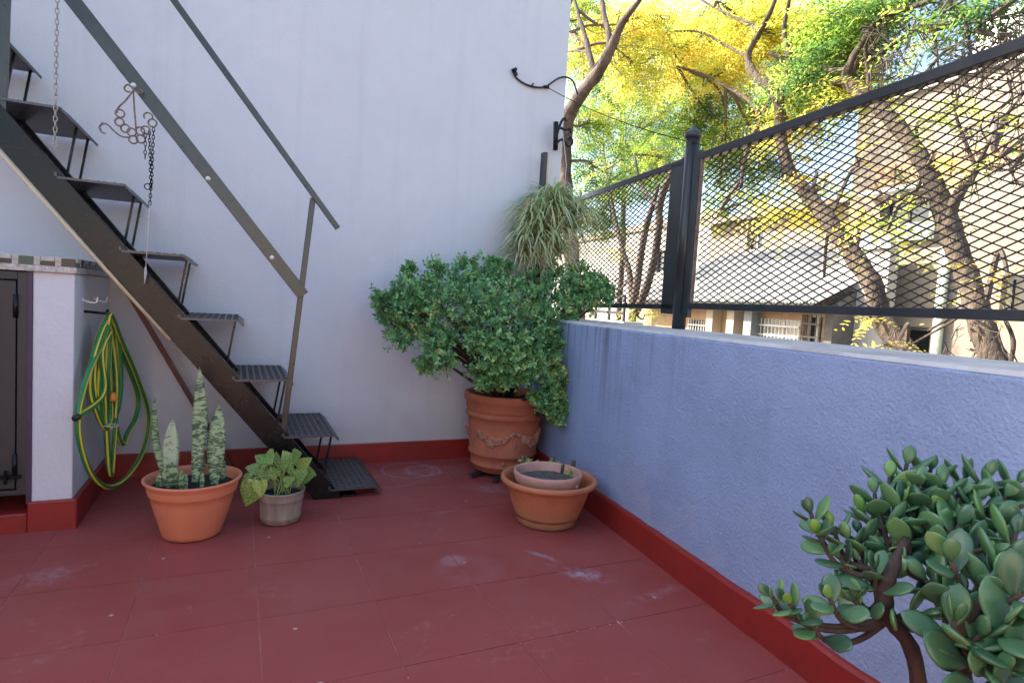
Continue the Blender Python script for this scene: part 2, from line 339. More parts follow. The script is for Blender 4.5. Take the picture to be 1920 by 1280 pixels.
def thing(name, base, label, cat, group=None):
    o = bpy.data.objects.new(name, None); col.objects.link(o); o.empty_display_size = .05; o.location = [c*K for c in base]
    o['label'] = label; o['category'] = cat
    if group: o['group'] = group
    BASE[o] = np.array(base, float); return o
def part(name, mb, mats, parent, smooth=False, bevel=0, tint=None, kind=None, label=None):
    base = BASE.get(parent, (0, 0, 0))
    o = link(name, mesh_from(name, mb, mats, base, smooth, 0, tint), parent, None, bevel); BASE[o] = np.array(base, float)
    if kind: o['kind'] = kind
    if label: o['label'] = label
    return o
def solo(name, mb, mats, base, label, cat, smooth=False, bevel=0, group=None, tint=None):
    o = link(name, mesh_from(name, mb, mats, base, smooth, 0, tint), None, base, bevel); o['label'] = label; o['category'] = cat
    if group: o['group'] = group
    return o
def struct(name, mb, mats, base=(0, 0, 0), bevel=0, smooth=False):
    o = link(name, mesh_from(name, mb, mats, base, smooth), None, base, bevel); o['kind'] = 'structure'; BASE[o] = np.array(base, float); return o
def child_inst(name, me, parent, loc, rot=None, scale=1, rand=None):
    """a copy-part that shares mesh data; loc in unscaled units, relative to the parent's base"""
    o = bpy.data.objects.new(name, me); col.objects.link(o); o.parent = parent
    b = BASE[parent]; o.location = [(loc[i]-b[i])*K for i in range(3)]
    if rot is not None: o.rotation_mode = 'QUATERNION'; o.rotation_quaternion = rot
    o.scale = (scale,)*3 if isinstance(scale, (int, float)) else scale
    return o

# ================================================================== THE SETTING
# terrace floor: painted slabs, joints slightly recessed and worn pale
fl = MB().box((-4.2, -3.2, -.30), (2.3, 5.1, -.0022)); floor = struct('terrace_floor', fl, M['joint'], (0, 0, 0))
TX, TY = .4755, .5065
xs0, ys0 = -.363, 2.545
g = .006
tile_me = mesh_from('slab', MB().box((0, 0, -.02), (TX-g, TY-g, 0)), M['tile'])
for i in range(-8, 6):
    for j in range(-11, 5):
        x0, y0 = xs0+i*TX, ys0+j*TY
        if y0 > 4.7 or x0 < -4: continue
        o = child_inst('slab', tile_me, floor, (x0+g/2, y0+g/2, rnd.uniform(-.0006, .0006)))
# street far below
g_ = MB(); g_.box((-60, -90, -5.4), (60, 120, -5.2), 0, lambda u, w, z: W(w, u, z) if False else W(w, u, z))
struct('street', MB().box((-80, 2.6, -5.4), (120, 90, -5.2), 0, lambda u, w, z: W(u, w, z)), M['road'])
struct('pavement', MB().box((-80, 2.6, -5.2), (120, 7.0, -5.0), 0, lambda u, w, z: W(u, w, z)), simple('pavement_tiles', (.3, .28, .25), (.36, .34, .3), 12, .9, .3, .004, 0, True))

# back wall (tall party wall) and its red skirting
bw = thing('back_wall', (0, 4.76, 0), 'tall white rendered wall behind the black stairs, with a red skirting', 'wall')
part('wall', MB().box((-4.2, 4.76, -.2), (2.60, 5.05, 9.5)), M['wall'], bw, bevel=.012)
part('skirting', MB().box((-.77, 4.735, -.01), (2.27, 4.762, .162)), M['skirt'], bw, bevel=.006)
# low parapet along the street
pw = thing('parapet_wall', tuple(W(2.5, 1.86, 0)), 'low blue-shaded rendered parapet on the street side under the mesh fence', 'wall')
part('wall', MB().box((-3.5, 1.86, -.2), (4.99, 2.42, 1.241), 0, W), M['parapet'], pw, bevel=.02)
kb = MB(); us = np.linspace(-3.5, 4.60, 91); jz = nr.uniform(-.0035, .0035, 91); jv = nr.uniform(-.0022, .0022, 91)
for i in range(90):
    a_, b_ = us[i], us[i+1]
    kb.quad([W(a_, 1.832+jv[i], -.01), W(b_, 1.832+jv[i+1], -.01), W(b_, 1.833+jv[i+1], .148+jz[i+1]), W(a_, 1.833+jv[i], .148+jz[i])][::-1])
    kb.quad([W(a_, 1.833+jv[i], .148+jz[i]), W(b_, 1.833+jv[i+1], .148+jz[i+1]), W(b_, 1.842+jv[i+1], .160+jz[i+1]), W(a_, 1.842+jv[i], .160+jz[i])][::-1])
    kb.quad([W(a_, 1.842+jv[i], .160+jz[i]), W(b_, 1.842+jv[i+1], .160+jz[i+1]), W(b_, 1.864, .163+jz[i+1]), W(a_, 1.864, .163+jz[i])][::-1])
part('skirting', kb, M['skirt'], pw, True)
M['cope'] = simple('weathered_sky_lit_coping', (.42, .41, .40), (.62, .60, .58), 7, .85, .5, .004, 0, True)  # weathered cap, its paleness also carries the sky highlight on the wall top
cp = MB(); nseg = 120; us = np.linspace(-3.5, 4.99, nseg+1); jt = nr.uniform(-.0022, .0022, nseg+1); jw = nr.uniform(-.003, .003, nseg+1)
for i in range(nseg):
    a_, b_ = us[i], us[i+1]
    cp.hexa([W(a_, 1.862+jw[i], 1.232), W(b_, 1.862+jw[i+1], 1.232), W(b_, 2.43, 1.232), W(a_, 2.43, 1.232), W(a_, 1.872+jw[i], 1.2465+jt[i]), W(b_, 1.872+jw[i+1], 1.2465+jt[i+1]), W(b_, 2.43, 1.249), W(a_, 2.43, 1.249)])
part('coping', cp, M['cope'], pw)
# facade below parapet down to street
struct('terrace_building', MB().box((-3.5, 1.0, -5.2), (4.9, 2.40, -.31), 0, W), M['cream'])
# unseen walls behind and left of the camera, added to warm the bounce light
hb = thing('bounce_walls', (0, -3.3, 0), 'unseen warm ochre walls behind and left of the viewer, added for their bounce light', 'wall')
M['ochre'] = plaster('warm_bounce_paint', (.72, .61, .48), (.64, .53, .41), None, 60, .35)
part('wall', MB().box((-4.2, -3.7, -.2), (1.4, -3.2, 2.5)), M['ochre'], hb)
part('warm_bounce_wall', MB().box((-4.0, -3.2, -.2), (-3.6, 4.75, 2.3)), M['ochre'], hb)  # unseen, added to dim and warm the light from the left

# ------------------------------------------------------------------ built-in cabinet on the left
cb = thing('barbecue_counter', (-1.7, 4.3, 0), 'white counter with mosaic edge and charcoal metal door left of the stairs', 'counter')
X1 = -.785; YF = 3.83
mb = MB(); mb.box((X1-.178, YF, .0), (X1, 4.758, 1.371)); mb.box((-3.2, YF+.55, .0), (X1-.178, 4.758, 1.371)); mb.box((-3.2, YF, 0), (-2.2, YF+.55, 1.371))
part('wall', mb, M['cabinet'], cb, bevel=.006)
part('worktop', MB().box((-3.2, YF-.022, 1.371), (X1+.012, 4.757, 1.403)), M['granite'], cb, bevel=.003)
part('worktop', MB().box((-3.2, YF-.010, 1.403), (X1+.002, 4.757, 1.452)), M['moslight'], cb)
def mos(lo, hi, m):
    k = (round(hi[0]-lo[0], 3), round(hi[1]-lo[1], 3), round(hi[2]-lo[2], 3), m.name)
    if k not in mos.c: mos.c[k] = mesh_from('mosaic_tile', MB().box((0, 0, 0), (k[0], k[1], k[2])), m)
    child_inst('mosaic_tile', mos.c[k], cb, lo)
mos.c = {}
x = X1+.004; i = 0
while x > -1.6:
    dk = M['mosgreen'] if i % 3 == 2 else M['mosdark']
    if i % 2 == 0: mos((x-.056, YF-.019, 1.406), (x, YF-.009, 1.448), dk)
    else:
        mos((x-.056, YF-.019, 1.406), (x, YF-.009, 1.427), dk); mos((x-.056, YF-.019, 1.430), (x, YF-.009, 1.448), M['moslight'])
    mos((x-.085, YF-.018, 1.406), (x-.060, YF-.009, 1.426), M['moslight']); mos((x-.085, YF-.018, 1.430), (x-.060, YF-.009, 1.448), M['moslight'])
    x -= .089; i += 1
y = YF+.005; i = 0
while y < 4.7:
    dk = M['mosdark'] if i % 2 else M['mosgreen']
    if i % 2 == 0: mos((X1+.001, y, 1.406), (X1+.010, y+.056, 1.427), dk); mos((X1+.001, y, 1.430), (X1+.010, y+.056, 1.448), M['moslight'])
    else: mos((X1+.001, y, 1.406), (X1+.010, y+.056, 1.448), dk)
    mos((X1+.001, y+.060, 1.406), (X1+.009, y+.085, 1.426), M['moslight']); mos((X1+.001, y+.060, 1.430), (X1+.009, y+.085, 1.448), M['moslight'])
    y += .089; i += 1
sk = MB(); sk.box((X1-.19, YF-.024, -.01), (X1+.026, YF, .163)); sk.box((X1, YF, -.01), (X1+.026, 4.736, .163)); sk.box((-3.2, YF-.024, -.01), (X1-.19, YF+.40, .105)); part('skirting', sk, M['skirt'], cb, bevel=.008)
XD = X1-.178
part('fringe_strip', MB().box((XD-.020, YF-.006, .15), (XD, YF+.05, 1.369)), M['purple'], cb)  # thin strip added for the purple lens fringe along the door
fr = MB(); fr.box((XD-.062, YF-.004, .20), (XD-.020, YF+.04, 1.366)); fr.box((-2.1, YF-.004, 1.325), (XD-.062, YF+.04, 1.366)); fr.box((-2.1, YF-.004, .20), (XD-.062, YF+.04, .225)); fr.box((-2.14, YF-.004, .2), (-2.1, YF+.04, 1.366))
part('door_frame', fr, M['door'], cb, bevel=.003)
dr = part('door', MB().box((-2.09, YF+.004, .232), (XD-.070, YF+.03, 1.318)), M['door'], cb, bevel=.004)
for zc in (1.19, .36):
    part('hinge', MB().tube([(XD-.067, YF-.010, zc-.06), (XD-.067, YF-.010, zc+.06)], .011, 10), M['steel'], dr, True)
part('handle', MB().bar((XD-.16, YF-.012, .30), (XD-.04, YF-.012, .30), .02, .02).tube([(XD-.10, YF-.03, .27), (XD-.10, YF-.03, .34)], .008), M['steel'], dr)
solo('wood_block', MB().box((0, 0, 0), (.062, .08, .072)), M['palewood'], (XD-.118, YF+.02, .106), 'small pale wood offcut wedged under the charcoal door', 'block', bevel=.003)
solo('gap_infill', MB().box((-2.2, YF+.3, .106), (XD, YF+.36, .19)), M['rubber'], (-1.5, YF+.3, .106), 'dark kerb in the gap below the charcoal metal door', 'infill')  # plain dark bar filling the back of the gap
for yc in (4.02, 4.30):
    p = [(X1, yc, 1.232), (X1+.02, yc, 1.222), (X1+.055, yc-.01, 1.216), (X1+.066, yc-.012, 1.222), (X1+.070, yc-.012, 1.250)]
    part('hook', MB().tube(p, .0055, 8).tube([(X1, yc, 1.232), (X1+.004, yc, 1.232)], .014, 8), M['white'], cb, True)
# hook that carries the hose
part('hook', MB().tube([(X1, 4.05, 1.165), (X1+.10, 4.05, 1.158), (X1+.115, 4.05, 1.18)], .008, 8), M['steel'], cb, True)

# ------------------------------------------------------------------ steel stairs
st = thing('steel_staircase', (.5, 4.2, 0), 'steep black steel stair with chequer plate treads rising left along the white wall', 'staircase')
SL = 1.2316                                           # rise per run
def low(x): return -1.2316*(x-.485)
ZT = .224
XT = -2.2
for ys, yt in ((3.95, 1), (4.40, -1)):
    s = MB()
    a0, a1 = (.512, ys), (XT, ys)
    def P_(x, y, off): return (x, y, low(x)+off)
    web = [(.512, 0), (XT, 0)]
    y0, y1 = (ys, ys+.008) if yt > 0 else (ys-.008, ys)
    xb = .485-.0; 
    # web: foot cut level with the floor
    foot = [(.50, y0, .004), (.50+ZT/SL, y0, .004)]
    s.hexa([(.485, y0, .004), (.485+ZT/SL, y0, .004), (.485+ZT/SL, y1, .004), (.485, y1, .004),
            (XT, y0, low(XT)), (XT, y0, low(XT)+ZT), (XT, y1, low(XT)+ZT), (XT, y1, low(XT))])
    fy0, fy1 = (y1, y1+.05) if yt > 0 else (y0-.05, y0)
    t = .012
    for off in (0, ZT-t):
        s.hexa([(.485+off/SL, fy0, .004), (.485+(off+t)/SL, fy0, .004), (.485+(off+t)/SL, fy1, .004), (.485+off/SL, fy1, .004),
                (XT, fy0, low(XT)+off), (XT, fy0, low(XT)+off+t), (XT, fy1, low(XT)+off+t), (XT, fy1, low(XT)+off)])
    part('stringer', s, M['steel'], st, bevel=.003)
part('foot_plate', MB().box((.50, 3.96, .002), (.76, 4.39, .012)).box((.62, 3.99, .012), (.66, 4.36, .05)), M['steel'], st, bevel=.002)
tread_bm = MB()
Tn = .012; DX = .296; TL = .305
y0t, y1t = 3.943, 4.700
tread_bm.box((0, y0t, -Tn), (TL, y1t, 0))
tread_bm.hexa([(TL, y0t+.01, -Tn), (TL+.030, y0t+.01, -Tn-.032), (TL+.030, y1t, -Tn-.032), (TL, y1t, -Tn), (TL, y0t+.01, 0), (TL+.036, y0t+.01, -.028), (TL+.036, y1t, -.028), (TL, y1t, 0)])
tread_bm.box((-.012, y0t, 0), (0, y1t-.3, .02))
# chequer: raised bars in alternating directions
n_x, n_y = 8, 19
for a in range(n_x):
    for b in range(n_y):
        cx = .018+a*(TL-.03)/(n_x-1); cy = y0t+.02+b*(y1t-y0t-.04)/(n_y-1)
        h = .0155; sgn = 1 if (a+b) % 2 else -1; dx, dy = h*.75, h*.75*sgn; px_, py_ = .0030*sgn, -.0030
        for zz in (0, ):
            q = [(cx-dx-px_, cy-dy-py_), (cx+dx-px_, cy+dy-py_), (cx+dx+px_, cy+dy+py_), (cx-dx+px_, cy-dy+py_)]
            tread_bm.quad([(x_*.9+(q[0][0]+q[2][0])*.05, y_*.9+(q[0][1]+q[2][1])*.05, .0035) for x_, y_ in q]); zt_b = .0035
            for (i_, j_) in ((0, 1), (1, 2), (2, 3), (3, 0)): tread_bm.quad([(q[i_][0], q[i_][1], 0), (q[j_][0], q[j_][1], 0), (q[j_][0]*.9+(q[0][0]+q[2][0])*.05, q[j_][1]*.9+(q[0][1]+q[2][1])*.05, zt_b), (q[i_][0]*.9+(q[0][0]+q[2][0])*.05, q[i_][1]*.9+(q[0][1]+q[2][1])*.05, zt_b)])
            tread_bm.quad([(x_, y_, -Tn-.0022) for x_, y_ in reversed(q)])
tread_me = mesh_from('tread', tread_bm, M['plate'])
for k in range(-0, 9):
    xl = .585-.2955*k; z = .064+.364*k
    child_inst('tread', tread_me, st, (xl, 0, z))
    if k:
        for yr, dx in (((3.985, 0), (4.36, 0)) if k < 3 else ((4.36, 0), (4.66, 0))):
            r = MB().bar((xl+TL-.012, yr, z-Tn), (xl+TL-.065, yr, z-.364), .013, .013, (0, 1, 0)); part('riser_rod', r, M['steel'], st)
YR = 3.944
def pole(a, b, w, h, m, nm, up=(0, 1, 0), bevel=.003): return part(nm, MB().bar(a, b, h, w, up), m, st, bevel=bevel)
pole((.566, YR, 1.762), (-1.7, YR, 1.762+1.2316*2.266+.03), .022, .034, M['rail'], 'handrail')
mr = pole((.372, YR-.004, 1.325), (-1.7, YR-.004, 1.325+1.2316*2.072), .012, .074, M['rail'], 'mid_rail')
for px, py in ((250, 160), (390, 335), (510, 483)):
    c = atY(px, py, YR-.010); part('bolt', MB().tube([c+np.array([0, .004, 0]), c, c+np.array([0, -.007, 0]), c+np.array([0, -.011, 0])], [.014, .014, .010, .004], 12), M['white'], st, True)
pole((.410, YR+.02, 1.935), (.262, YR+.02, .20), .026, .034, M['rail'], 'baluster')
pole((-1.095, YR+.02, 1.935+1.2316*1.52), (-1.135, YR+.02, 2.18), .026, .05, M['rail'], 'baluster')

# wooden batten under the stringer, brown pole leaning under the stairs
p0 = atY(-30, 252, 3.935); p1 = atY(318, 637, 3.935)
solo('bamboo_cane', MB().tube([p0, (p0+p1)/2+np.array([0, 0, -.004]), p1], .010, 8), M['palewood'], tuple(p1), 'pale thin cane tied along the lower edge of the near black stringer', 'cane', True)
p0 = atY(225, 522, 4.42); p1 = atZ(437, 880, .012)
solo('wooden_pole', MB().bar(p0, p1, .030, .045, (0, 1, 0)), M['wood'], tuple(p1), 'brown wooden pole leaning behind the striped snake plant under the stairs', 'pole', bevel=.004)

# ------------------------------------------------------------------ chains and wrought iron hanger on the stair rail
def chain(mb, a, b, pitch, R, r, mi=0, sag=0):
    a = np.array(a, float); b = np.array(b, float); L = np.linalg.norm(b-a); n = max(2, int(L/pitch))
    d = (b-a)/L
    side = np.cross(d, (0, 1, 0)); side /= np.linalg.norm(side); other = np.cross(d, side)
    for i in range(n):
        c = a+(b-a)*(i+.5)/n; ax = side if i % 2 else other
        pts = []
        q = np.cross(ax, d)
        for k in range(9):
            t = 2*math.pi*k/8; pts.append(c+d*math.cos(t)*pitch*.68+q*math.sin(t)*R)
        mb.tube(pts, r, 5, mi, False)
    return mb
c0 = atY(108, -25, 3.80); c1 = atY(103, 268, 3.80)
cm = chain(MB(), c0, c1, .026, .008, .0028); cm.torus(c1+np.array([0, 0, -.012]), (0, 1, 0), .012, .003, 12, 5)
solo('hanging_chain', cm, M['chain'], tuple(c1), 'pale straight chain hanging down in front of the upper left treads', 'chain', True)
YH = 3.90
def H(x, y): return atY(x, y, YH)
hm = MB(); rr = .0046
def curve_px(pts, Y=YH, n=6):                                    # Catmull-Rom through pixel points
    P = [atY(x, y, Y) for x, y in pts]; return smooth_path(P, n)
def smooth_path(P, n=6):
    P = [np.array(p, float) for p in P]; Q = [2*P[0]-P[1]]+P+[2*P[-1]-P[-2]]; out = []
    for i in range(1, len(Q)-2):
        for k in range(n):
            t = k/n; out.append(.5*((2*Q[i])+(-Q[i-1]+Q[i+1])*t+(2*Q[i-1]-5*Q[i]+4*Q[i+1]-Q[i+2])*t*t+(-Q[i-1]+3*Q[i]-3*Q[i+1]+Q[i+2])*t**3))
    out.append(P[-1]); return out
for x, y in ((225, 213), (224, 229), (235, 241), (247, 248), (263, 246), (286, 231), (273, 244), (250, 262), (264, 261)):
    hm.torus(H(x, y), (0.15*rnd.uniform(-1, 1), 1, 0), .021, rr, 16, 6)
hm.torus(H(278, 219), (0, 1, 0), .021, rr, 12, 6, 0, (1, 1), -2.2, 1.9)
for p in ([(244, 172), (238, 172), (233, 166), (238, 159), (245, 162), (250, 168), (262, 176), (267, 172), (262, 168)], [(250, 170), (236, 188), (222, 202), (219, 212)], [(250, 168), (252, 205), (256, 250)], [(190, 231), (202, 234), (214, 246), (228, 256), (245, 258)], [(190, 244), (186, 240), (190, 234), (196, 232)], [(198, 251), (190, 247), (187, 240)]):
    hm.tube(curve_px(p), rr, 6)
hg = thing('iron_plant_hanger', tuple(H(250, 165)), 'rusty wrought iron scroll hanger with rings hooked on the middle stair rail', 'plant hanger')
part('scroll_frame', hm, M['rust'], hg, True)
ch = MB(); chain(ch, H(273, 250), H(272, 298), .02, .0065, .0024); chain(ch, H(280, 246), H(283, 350), .02, .0065, .0024); chain(ch, H(288, 240), H(284, 352), .02, .0065, .0024); chain(ch, H(283, 350), H(281, 384), .02, .0065, .0024); ch.torus(H(277, 350), (0, 1, 0), .016, .003, 12, 5)
part('chain', ch, M['steel'], hg, True)
cd = MB(); cd.tube([H(281, 384), H(277, 440), H(273, 508)], .0028, 5); cd.tube([H(273, 500), H(273, 512), H(271, 532)], [.004, .008, .003], 6)
part('cord', cd, M['cord'], hg, True)

# ------------------------------------------------------------------ garden hose
HN = np.array([1, -.227, 0.]); HD = -1.594
hose_segs = [
    ([(198, 640), (205, 592), (212, 600), (228, 640), (258, 710), (278, 775), (270, 840), (240, 892), (205, 913), (172, 890), (150, 830), (147, 770), (165, 700), (188, 648), (200, 610)], .0),
    ([(205, 592), (190, 620), (172, 680), (168, 730), (180, 770), (196, 800), (207, 780), (203, 700), (206, 620)], .012),
    ([(208, 594), (222, 640), (226, 700), (222, 760), (206, 800), (192, 790), (186, 720), (192, 650), (203, 600)], .024),
    ([(204, 596), (198, 650), (196, 720), (199, 800), (204, 870), (209, 888), (213, 840), (216, 770), (215, 690), (210, 610)], .036),
    ([(206, 592), (215, 630), (240, 690), (258, 740), (255, 780), (240, 810), (230, 832), (218, 805), (214, 760)], .048),
    ([(200, 600), (185, 640), (176, 700), (182, 750), (190, 700), (207, 640), (205, 596)], .056),
    ([(202, 602), (212, 660), (218, 720), (216, 780), (212, 800)], .02),
    ([(206, 620), (190, 660), (196, 720), (190, 745), (170, 765), (146, 781)], -.012)]
hose_mats = [0, 0, 1, 0, 0, 1, 0, 0, 1, 0]
hb_ = on(205, 600, HN, HD)
hs = thing('garden_hose', tuple(hb_), 'green and yellow striped garden hose coiled on the side of the white counter', 'hose')
hm = MB()
for pts, off in hose_segs:
    P = [on(x, y, HN, HD-off*.6) for x, y in pts]
    hm.tube(smooth_path(P, 7), .0155, 10, 0, True, hose_mats, .03)
part('tube', hm, [M['hgreen'], M['hyellow']], hs, True)
e = on(146, 781, HN, HD+.012*.6); e2 = on(141, 784, HN, HD+.012*.6)
part('coupling', MB().tube([e, e2], .018, 10), M['rubber'], hs, True)
q0, q1, q2 = (on(x, y, HN, HD+.02) for x, y in ((212, 735), (212, 748), (212, 752)))
part('nozzle', MB().tube([q0, (q0+q1)/2, q1, q2], [.010, .017, .021, .018], 12), M['orange'], hs, True)
tb = MB(); tb.torus(on(206, 797, HN, HD+.02), (0.1, 0, 1), .055, .003, 14, 5, 0, (.8, .7)); tb.tube([on(206, 797, HN, HD+.04), on(212, 806, HN, HD+.05)], .003, 5)
part('tie', tb, M['cord'], hs, True)

# ------------------------------------------------------------------ pots
def pot_profile(pts, wall=.014):
    top = pts[-1]; return pts + [(top[0]-wall, top[1]+.002), (top[0]-wall-.004, top[1]-.03), (pts[-2][0]-wall-.006, pts[-2][1]-.05)]
# snake plant
cS = (-.192, 3.575, 0)
sp = thing('snake_plant_pot', cS, 'bright terracotta pot of tall banded snake plant leaves, standing left of the small pothos', 'potted plant')
def flute(r, z, t): return r*(1-.012*(abs(math.sin(t*22)) > .8)*(1 if .03 < z < .235 else 0))
prof = [(.0, .003), (.135, .003), (.144, .01), (.15, .03), (.178, .12), (.199, .20), (.205, .235), (.2145, .240), (.2165, .248), (.217, .262), (.226, .29), (.239, .306), (.242, .316)]
part('pot', MB().lathe(cS, pot_profile(prof), 88, 0, flute), M['terra2'], sp, True)
part('soil', MB().disc((cS[0], cS[1], .262), .212, 32, 0, .03), M['soil'], sp, True)
def blade(base, tip, w, bend, facing, n=16, fold=.25, taper=.30):
    """one sword leaf: closed thin blade"""
    mb = MB(); base = np.array(base, float); tip = np.array(tip, float); mid = (base+tip)/2+np.array(bend)
    facing = np.array(facing, float)
    rows = []
    for i in range(n+1):
        t = i/n; c = (1-t)**2*base+2*t*(1-t)*mid+t*t*tip
        d = 2*(1-t)*(mid-base)+2*t*(tip-mid); d /= np.linalg.norm(d)
        s = np.cross(d, facing); s /= np.linalg.norm(s); nrm = np.cross(s, d)
        prof = (taper+(1-taper)*math.sin(min(t/.55, 1)*math.pi/2)) * (1 if t < .55 else max(0.02, math.cos((t-.55)/.45*math.pi/2)**.75))
        ww = w*prof/2
        rows.append([c-s*ww+nrm*ww*fold, c-s*ww*.5+nrm*ww*fold*.15, c-nrm*.003, c+s*ww*.5+nrm*ww*fold*.15, c+s*ww+nrm*ww*fold] + [c+s*ww*.5+nrm*(ww*fold*.15-.012*prof), c-nrm*.014*prof, c-s*ww*.5+nrm*(ww*fold*.15-.012*prof)])
    for r in rows: mb.v += [tuple(p) for p in r]
    for i in range(n):
        for k in range(8): mb.f.append((i*8+k, i*8+(k+1) % 8, (i+1)*8+(k+1) % 8, (i+1)*8+k)); mb.m.append(0)
    mb.f.append(tuple(n*8+k for k in range(8))); mb.m.append(0)
    return mb
cf = (-.2, -1, .1)
for bp, tp, w, bend, mk in (
    ((363, 912), (374, 688), .074, (.03, 0, .0), 'snake'), ((402, 915), (411, 757), .094, (.0, -.02, 0), 'snake'),
    ((321, 910), (324, 785), .080, (-.01, 0, 0), 'snakepale'), ((318, 905), (292, 742), .040, (-.06, .02, 0), 'snake'),
    ((312, 900), (316, 868), .055, (0, 0, 0), 'snake'), ((328, 908), (322, 866), .06, (0, -.02, 0), 'snake'),
    ((375, 890), (378, 840), .05, (0, .05, 0), 'snake'), ((414, 895), (418, 858), .03, (.02, .02, 0), 'snake'),
    ((348, 912), (349, 885), .022, (0, 0, 0), 'snake'), ((378, 916), (380, 882), .024, (0, 0, 0), 'snake'), ((337, 914), (340, 880), .03, (.01, 0, 0), 'snake'), ((304, 900), (300, 886), .03, (-.02, 0, 0), 'snake')):
    yy = cS[1]+(.05 if tp[1] < 860 else -.03)-(.06 if bp[1] > 911 else 0)
    if tp == (378, 840): yy += .12
    b = atY(bp[0], bp[1], yy); t_ = atY(tp[0], tp[1], yy+rnd.uniform(-.02, .02)); b[2] = .262-.02
    part('leaf', blade(b, t_, w, bend, (rnd.uniform(-.3, .1), -1, .1)), M[mk], sp, True)
# pothos
cP = (.262, 3.647, 0)
pp = thing('pothos_pot', cP, 'small greyish barrel-textured pot with variegated heart-leaved pothos beside the stair foot', 'potted plant')
def barrel(r, z, t): return r*(1-.018*(abs(math.sin(t*11)) > .93)*(1 if .03 < z < .15 else 0))
part('pot', MB().lathe(cP, pot_profile([(0, .003), (.100, .003), (.109, .01), (.112, .03), (.1155, .034), (.1155, .046), (.113, .05), (.121, .12), (.124, .135), (.127, .139), (.127, .151), (.126, .155), (.132, .18), (.135, .19)], .009), 88, 0, barrel), M['barrel'], pp, True)
part('soil', MB().disc((cP[0], cP[1], .160), .118, 24, 0, .01), M['soil'], pp, True)
def heart_mesh(name, mat, fold=.18, n=7):
    mb = MB(); prof = []
    outline = [(0, .0), (.16, -.10), (.36, -.10), (.47, .08), (.46, .30), (.36, .54), (.20, .78), (.0, 1.0)]
    half = outline
    for sgn in (1, -1):
        b0 = len(mb.v)
        for (x, y) in half:
            z = fold*x*x*2 - .10*(y-.3)**2
            mb.v.append((sgn*x, y, z)); mb.v.append((sgn*x*.5, y*1.0 if y > 0 else y*.2, z*.35+.02)); mb.v.append((0, max(y, 0), -.10*(y-.3)**2))
        for i in range(len(half)-1):
            a = b0+i*3; c = b0+(i+1)*3
            for (p, q) in ((0, 1), (1, 2)):
                f = (a+p, a+q, c+q, c+p) if sgn > 0 else (a+p, c+p, c+q, a+q)
                mb.f.append(f); mb.m.append(0)
    me = mesh_from(name, mb, mat, (0, 0, 0), True); return me
heart = heart_mesh('leaf', M['pothos'])
def orient(direction, normal, jitter=0):
    d = Vector(direction).normalized(); n = Vector(normal); n = (n-d*n.dot(d)); 
    if n.length < 1e-3: n = Vector((0, 0, 1))-d*d.z
    n.normalize(); x = d.cross(n).normalized()
    return Matrix((x, d, n)).transposed().to_quaternion()
vines = MB()
yb = cP[1]
for (bx, by), (dx, dy), s, off in (((500, 878), (-.3, -.9), .125, .0), ((497, 852), (.2, -.1), .11, .02), ((536, 882), (.2, .9), .10, .0), ((549, 860), (.5, .3), .115, .03), ((560, 878), (.6, .5), .10, .0), ((552, 900), (.7, .5), .105, -.05), ((520, 892), (-.3, .4), .07, -.05), ((568, 895), (.9, .3), .09, .0),
        ((478, 905), (-.35, -.9), .14, -.03), ((474, 895), (-.6, -.7), .10, .0), ((488, 902), (.1, -.9), .09, -.06), ((545, 868), (-.5, .8), .09, .06), ((515, 872), (.1, 1), .08, .07), ((571, 884), (.9, -.2), .08, .03), ((534, 905), (.4, .2), .07, -.08), ((503, 868), (-.8, .5), .09, .04), ((556, 885), (.1, -.8), .085, -.04), ((485, 880), (-.8, .2), .075, .06)):
    c = atY(bx, by, yb+off); d = RIGHT*dx+UP*dy+FWD*rnd.uniform(-.5, .1)
    nn = -FWD*1+UP*.5+RIGHT*rnd.uniform(-.4, .4)
    o = child_inst('leaf', heart, pp, c, orient(d, nn), s*1.02)
    b = np.array([cP[0]+rnd.uniform(-.05, .05), cP[1]+rnd.uniform(-.05, .05), .155]); m_ = (b+c)/2+np.array([0, 0, .05])
    vines.tube(smooth_path([b, m_, c], 5), .0035, 5)
part('vines', vines, simple('pothos_vine', (.25, .34, .09), (.3, .4, .12), 10, .5, 0, 0), pp, True)

# big pot with bush on a black caddy
cB = (1.964, 4.28, 0)
cad = thing('plant_caddy', cB, 'black wheeled plant caddy under the big garlanded terracotta pot', 'plant caddy')
cm = MB()
for a in (3.5, 4.15, 5.2, 0.3, 1.9):
    c = np.array([cB[0]+.25*math.cos(a), cB[1]+.25*math.sin(a), 0]); d = np.array([math.cos(a), math.sin(a), 0])
    cm.bar(c-d*.2+np.array([0, 0, .022]), c+d*.075+np.array([0, 0, .022]), .05, .018, (0, 0, 1))
    cm.tube([c+d*.05+np.array([0, 0, .015])-np.cross(d, (0, 0, 1))*.02, c+d*.05+np.array([0, 0, .015])+np.cross(d, (0, 0, 1))*.02], .0145, 10)
part('frame', cm, M['rubber'], cad)
bp_ = thing('boxwood_pot', (cB[0], cB[1], .033), 'big round terracotta pot with relief garland holding a broad dark green shrub in the corner', 'potted plant')
z0 = .033
prof = [(0, z0), (.215, z0), (.235, z0+.01), (.243, z0+.045), (.255, z0+.050), (.257, z0+.060), (.249, z0+.067), (.262, z0+.13), (.274, z0+.137), (.276, z0+.148), (.267, z0+.156), (.287, z0+.38), (.290, z0+.42), (.304, z0+.43), (.313, z0+.445), (.304, z0+.462), (.296, z0+.470), (.302, z0+.475), (.312, z0+.50), (.310, z0+.54), (.322, z0+.55), (.330, z0+.565), (.330, z0+.60), (.324, z0+.612)]
part('pot', MB().lathe((cB[0], cB[1], 0), pot_profile(prof, .022), 72), M['terra'], bp_, True)
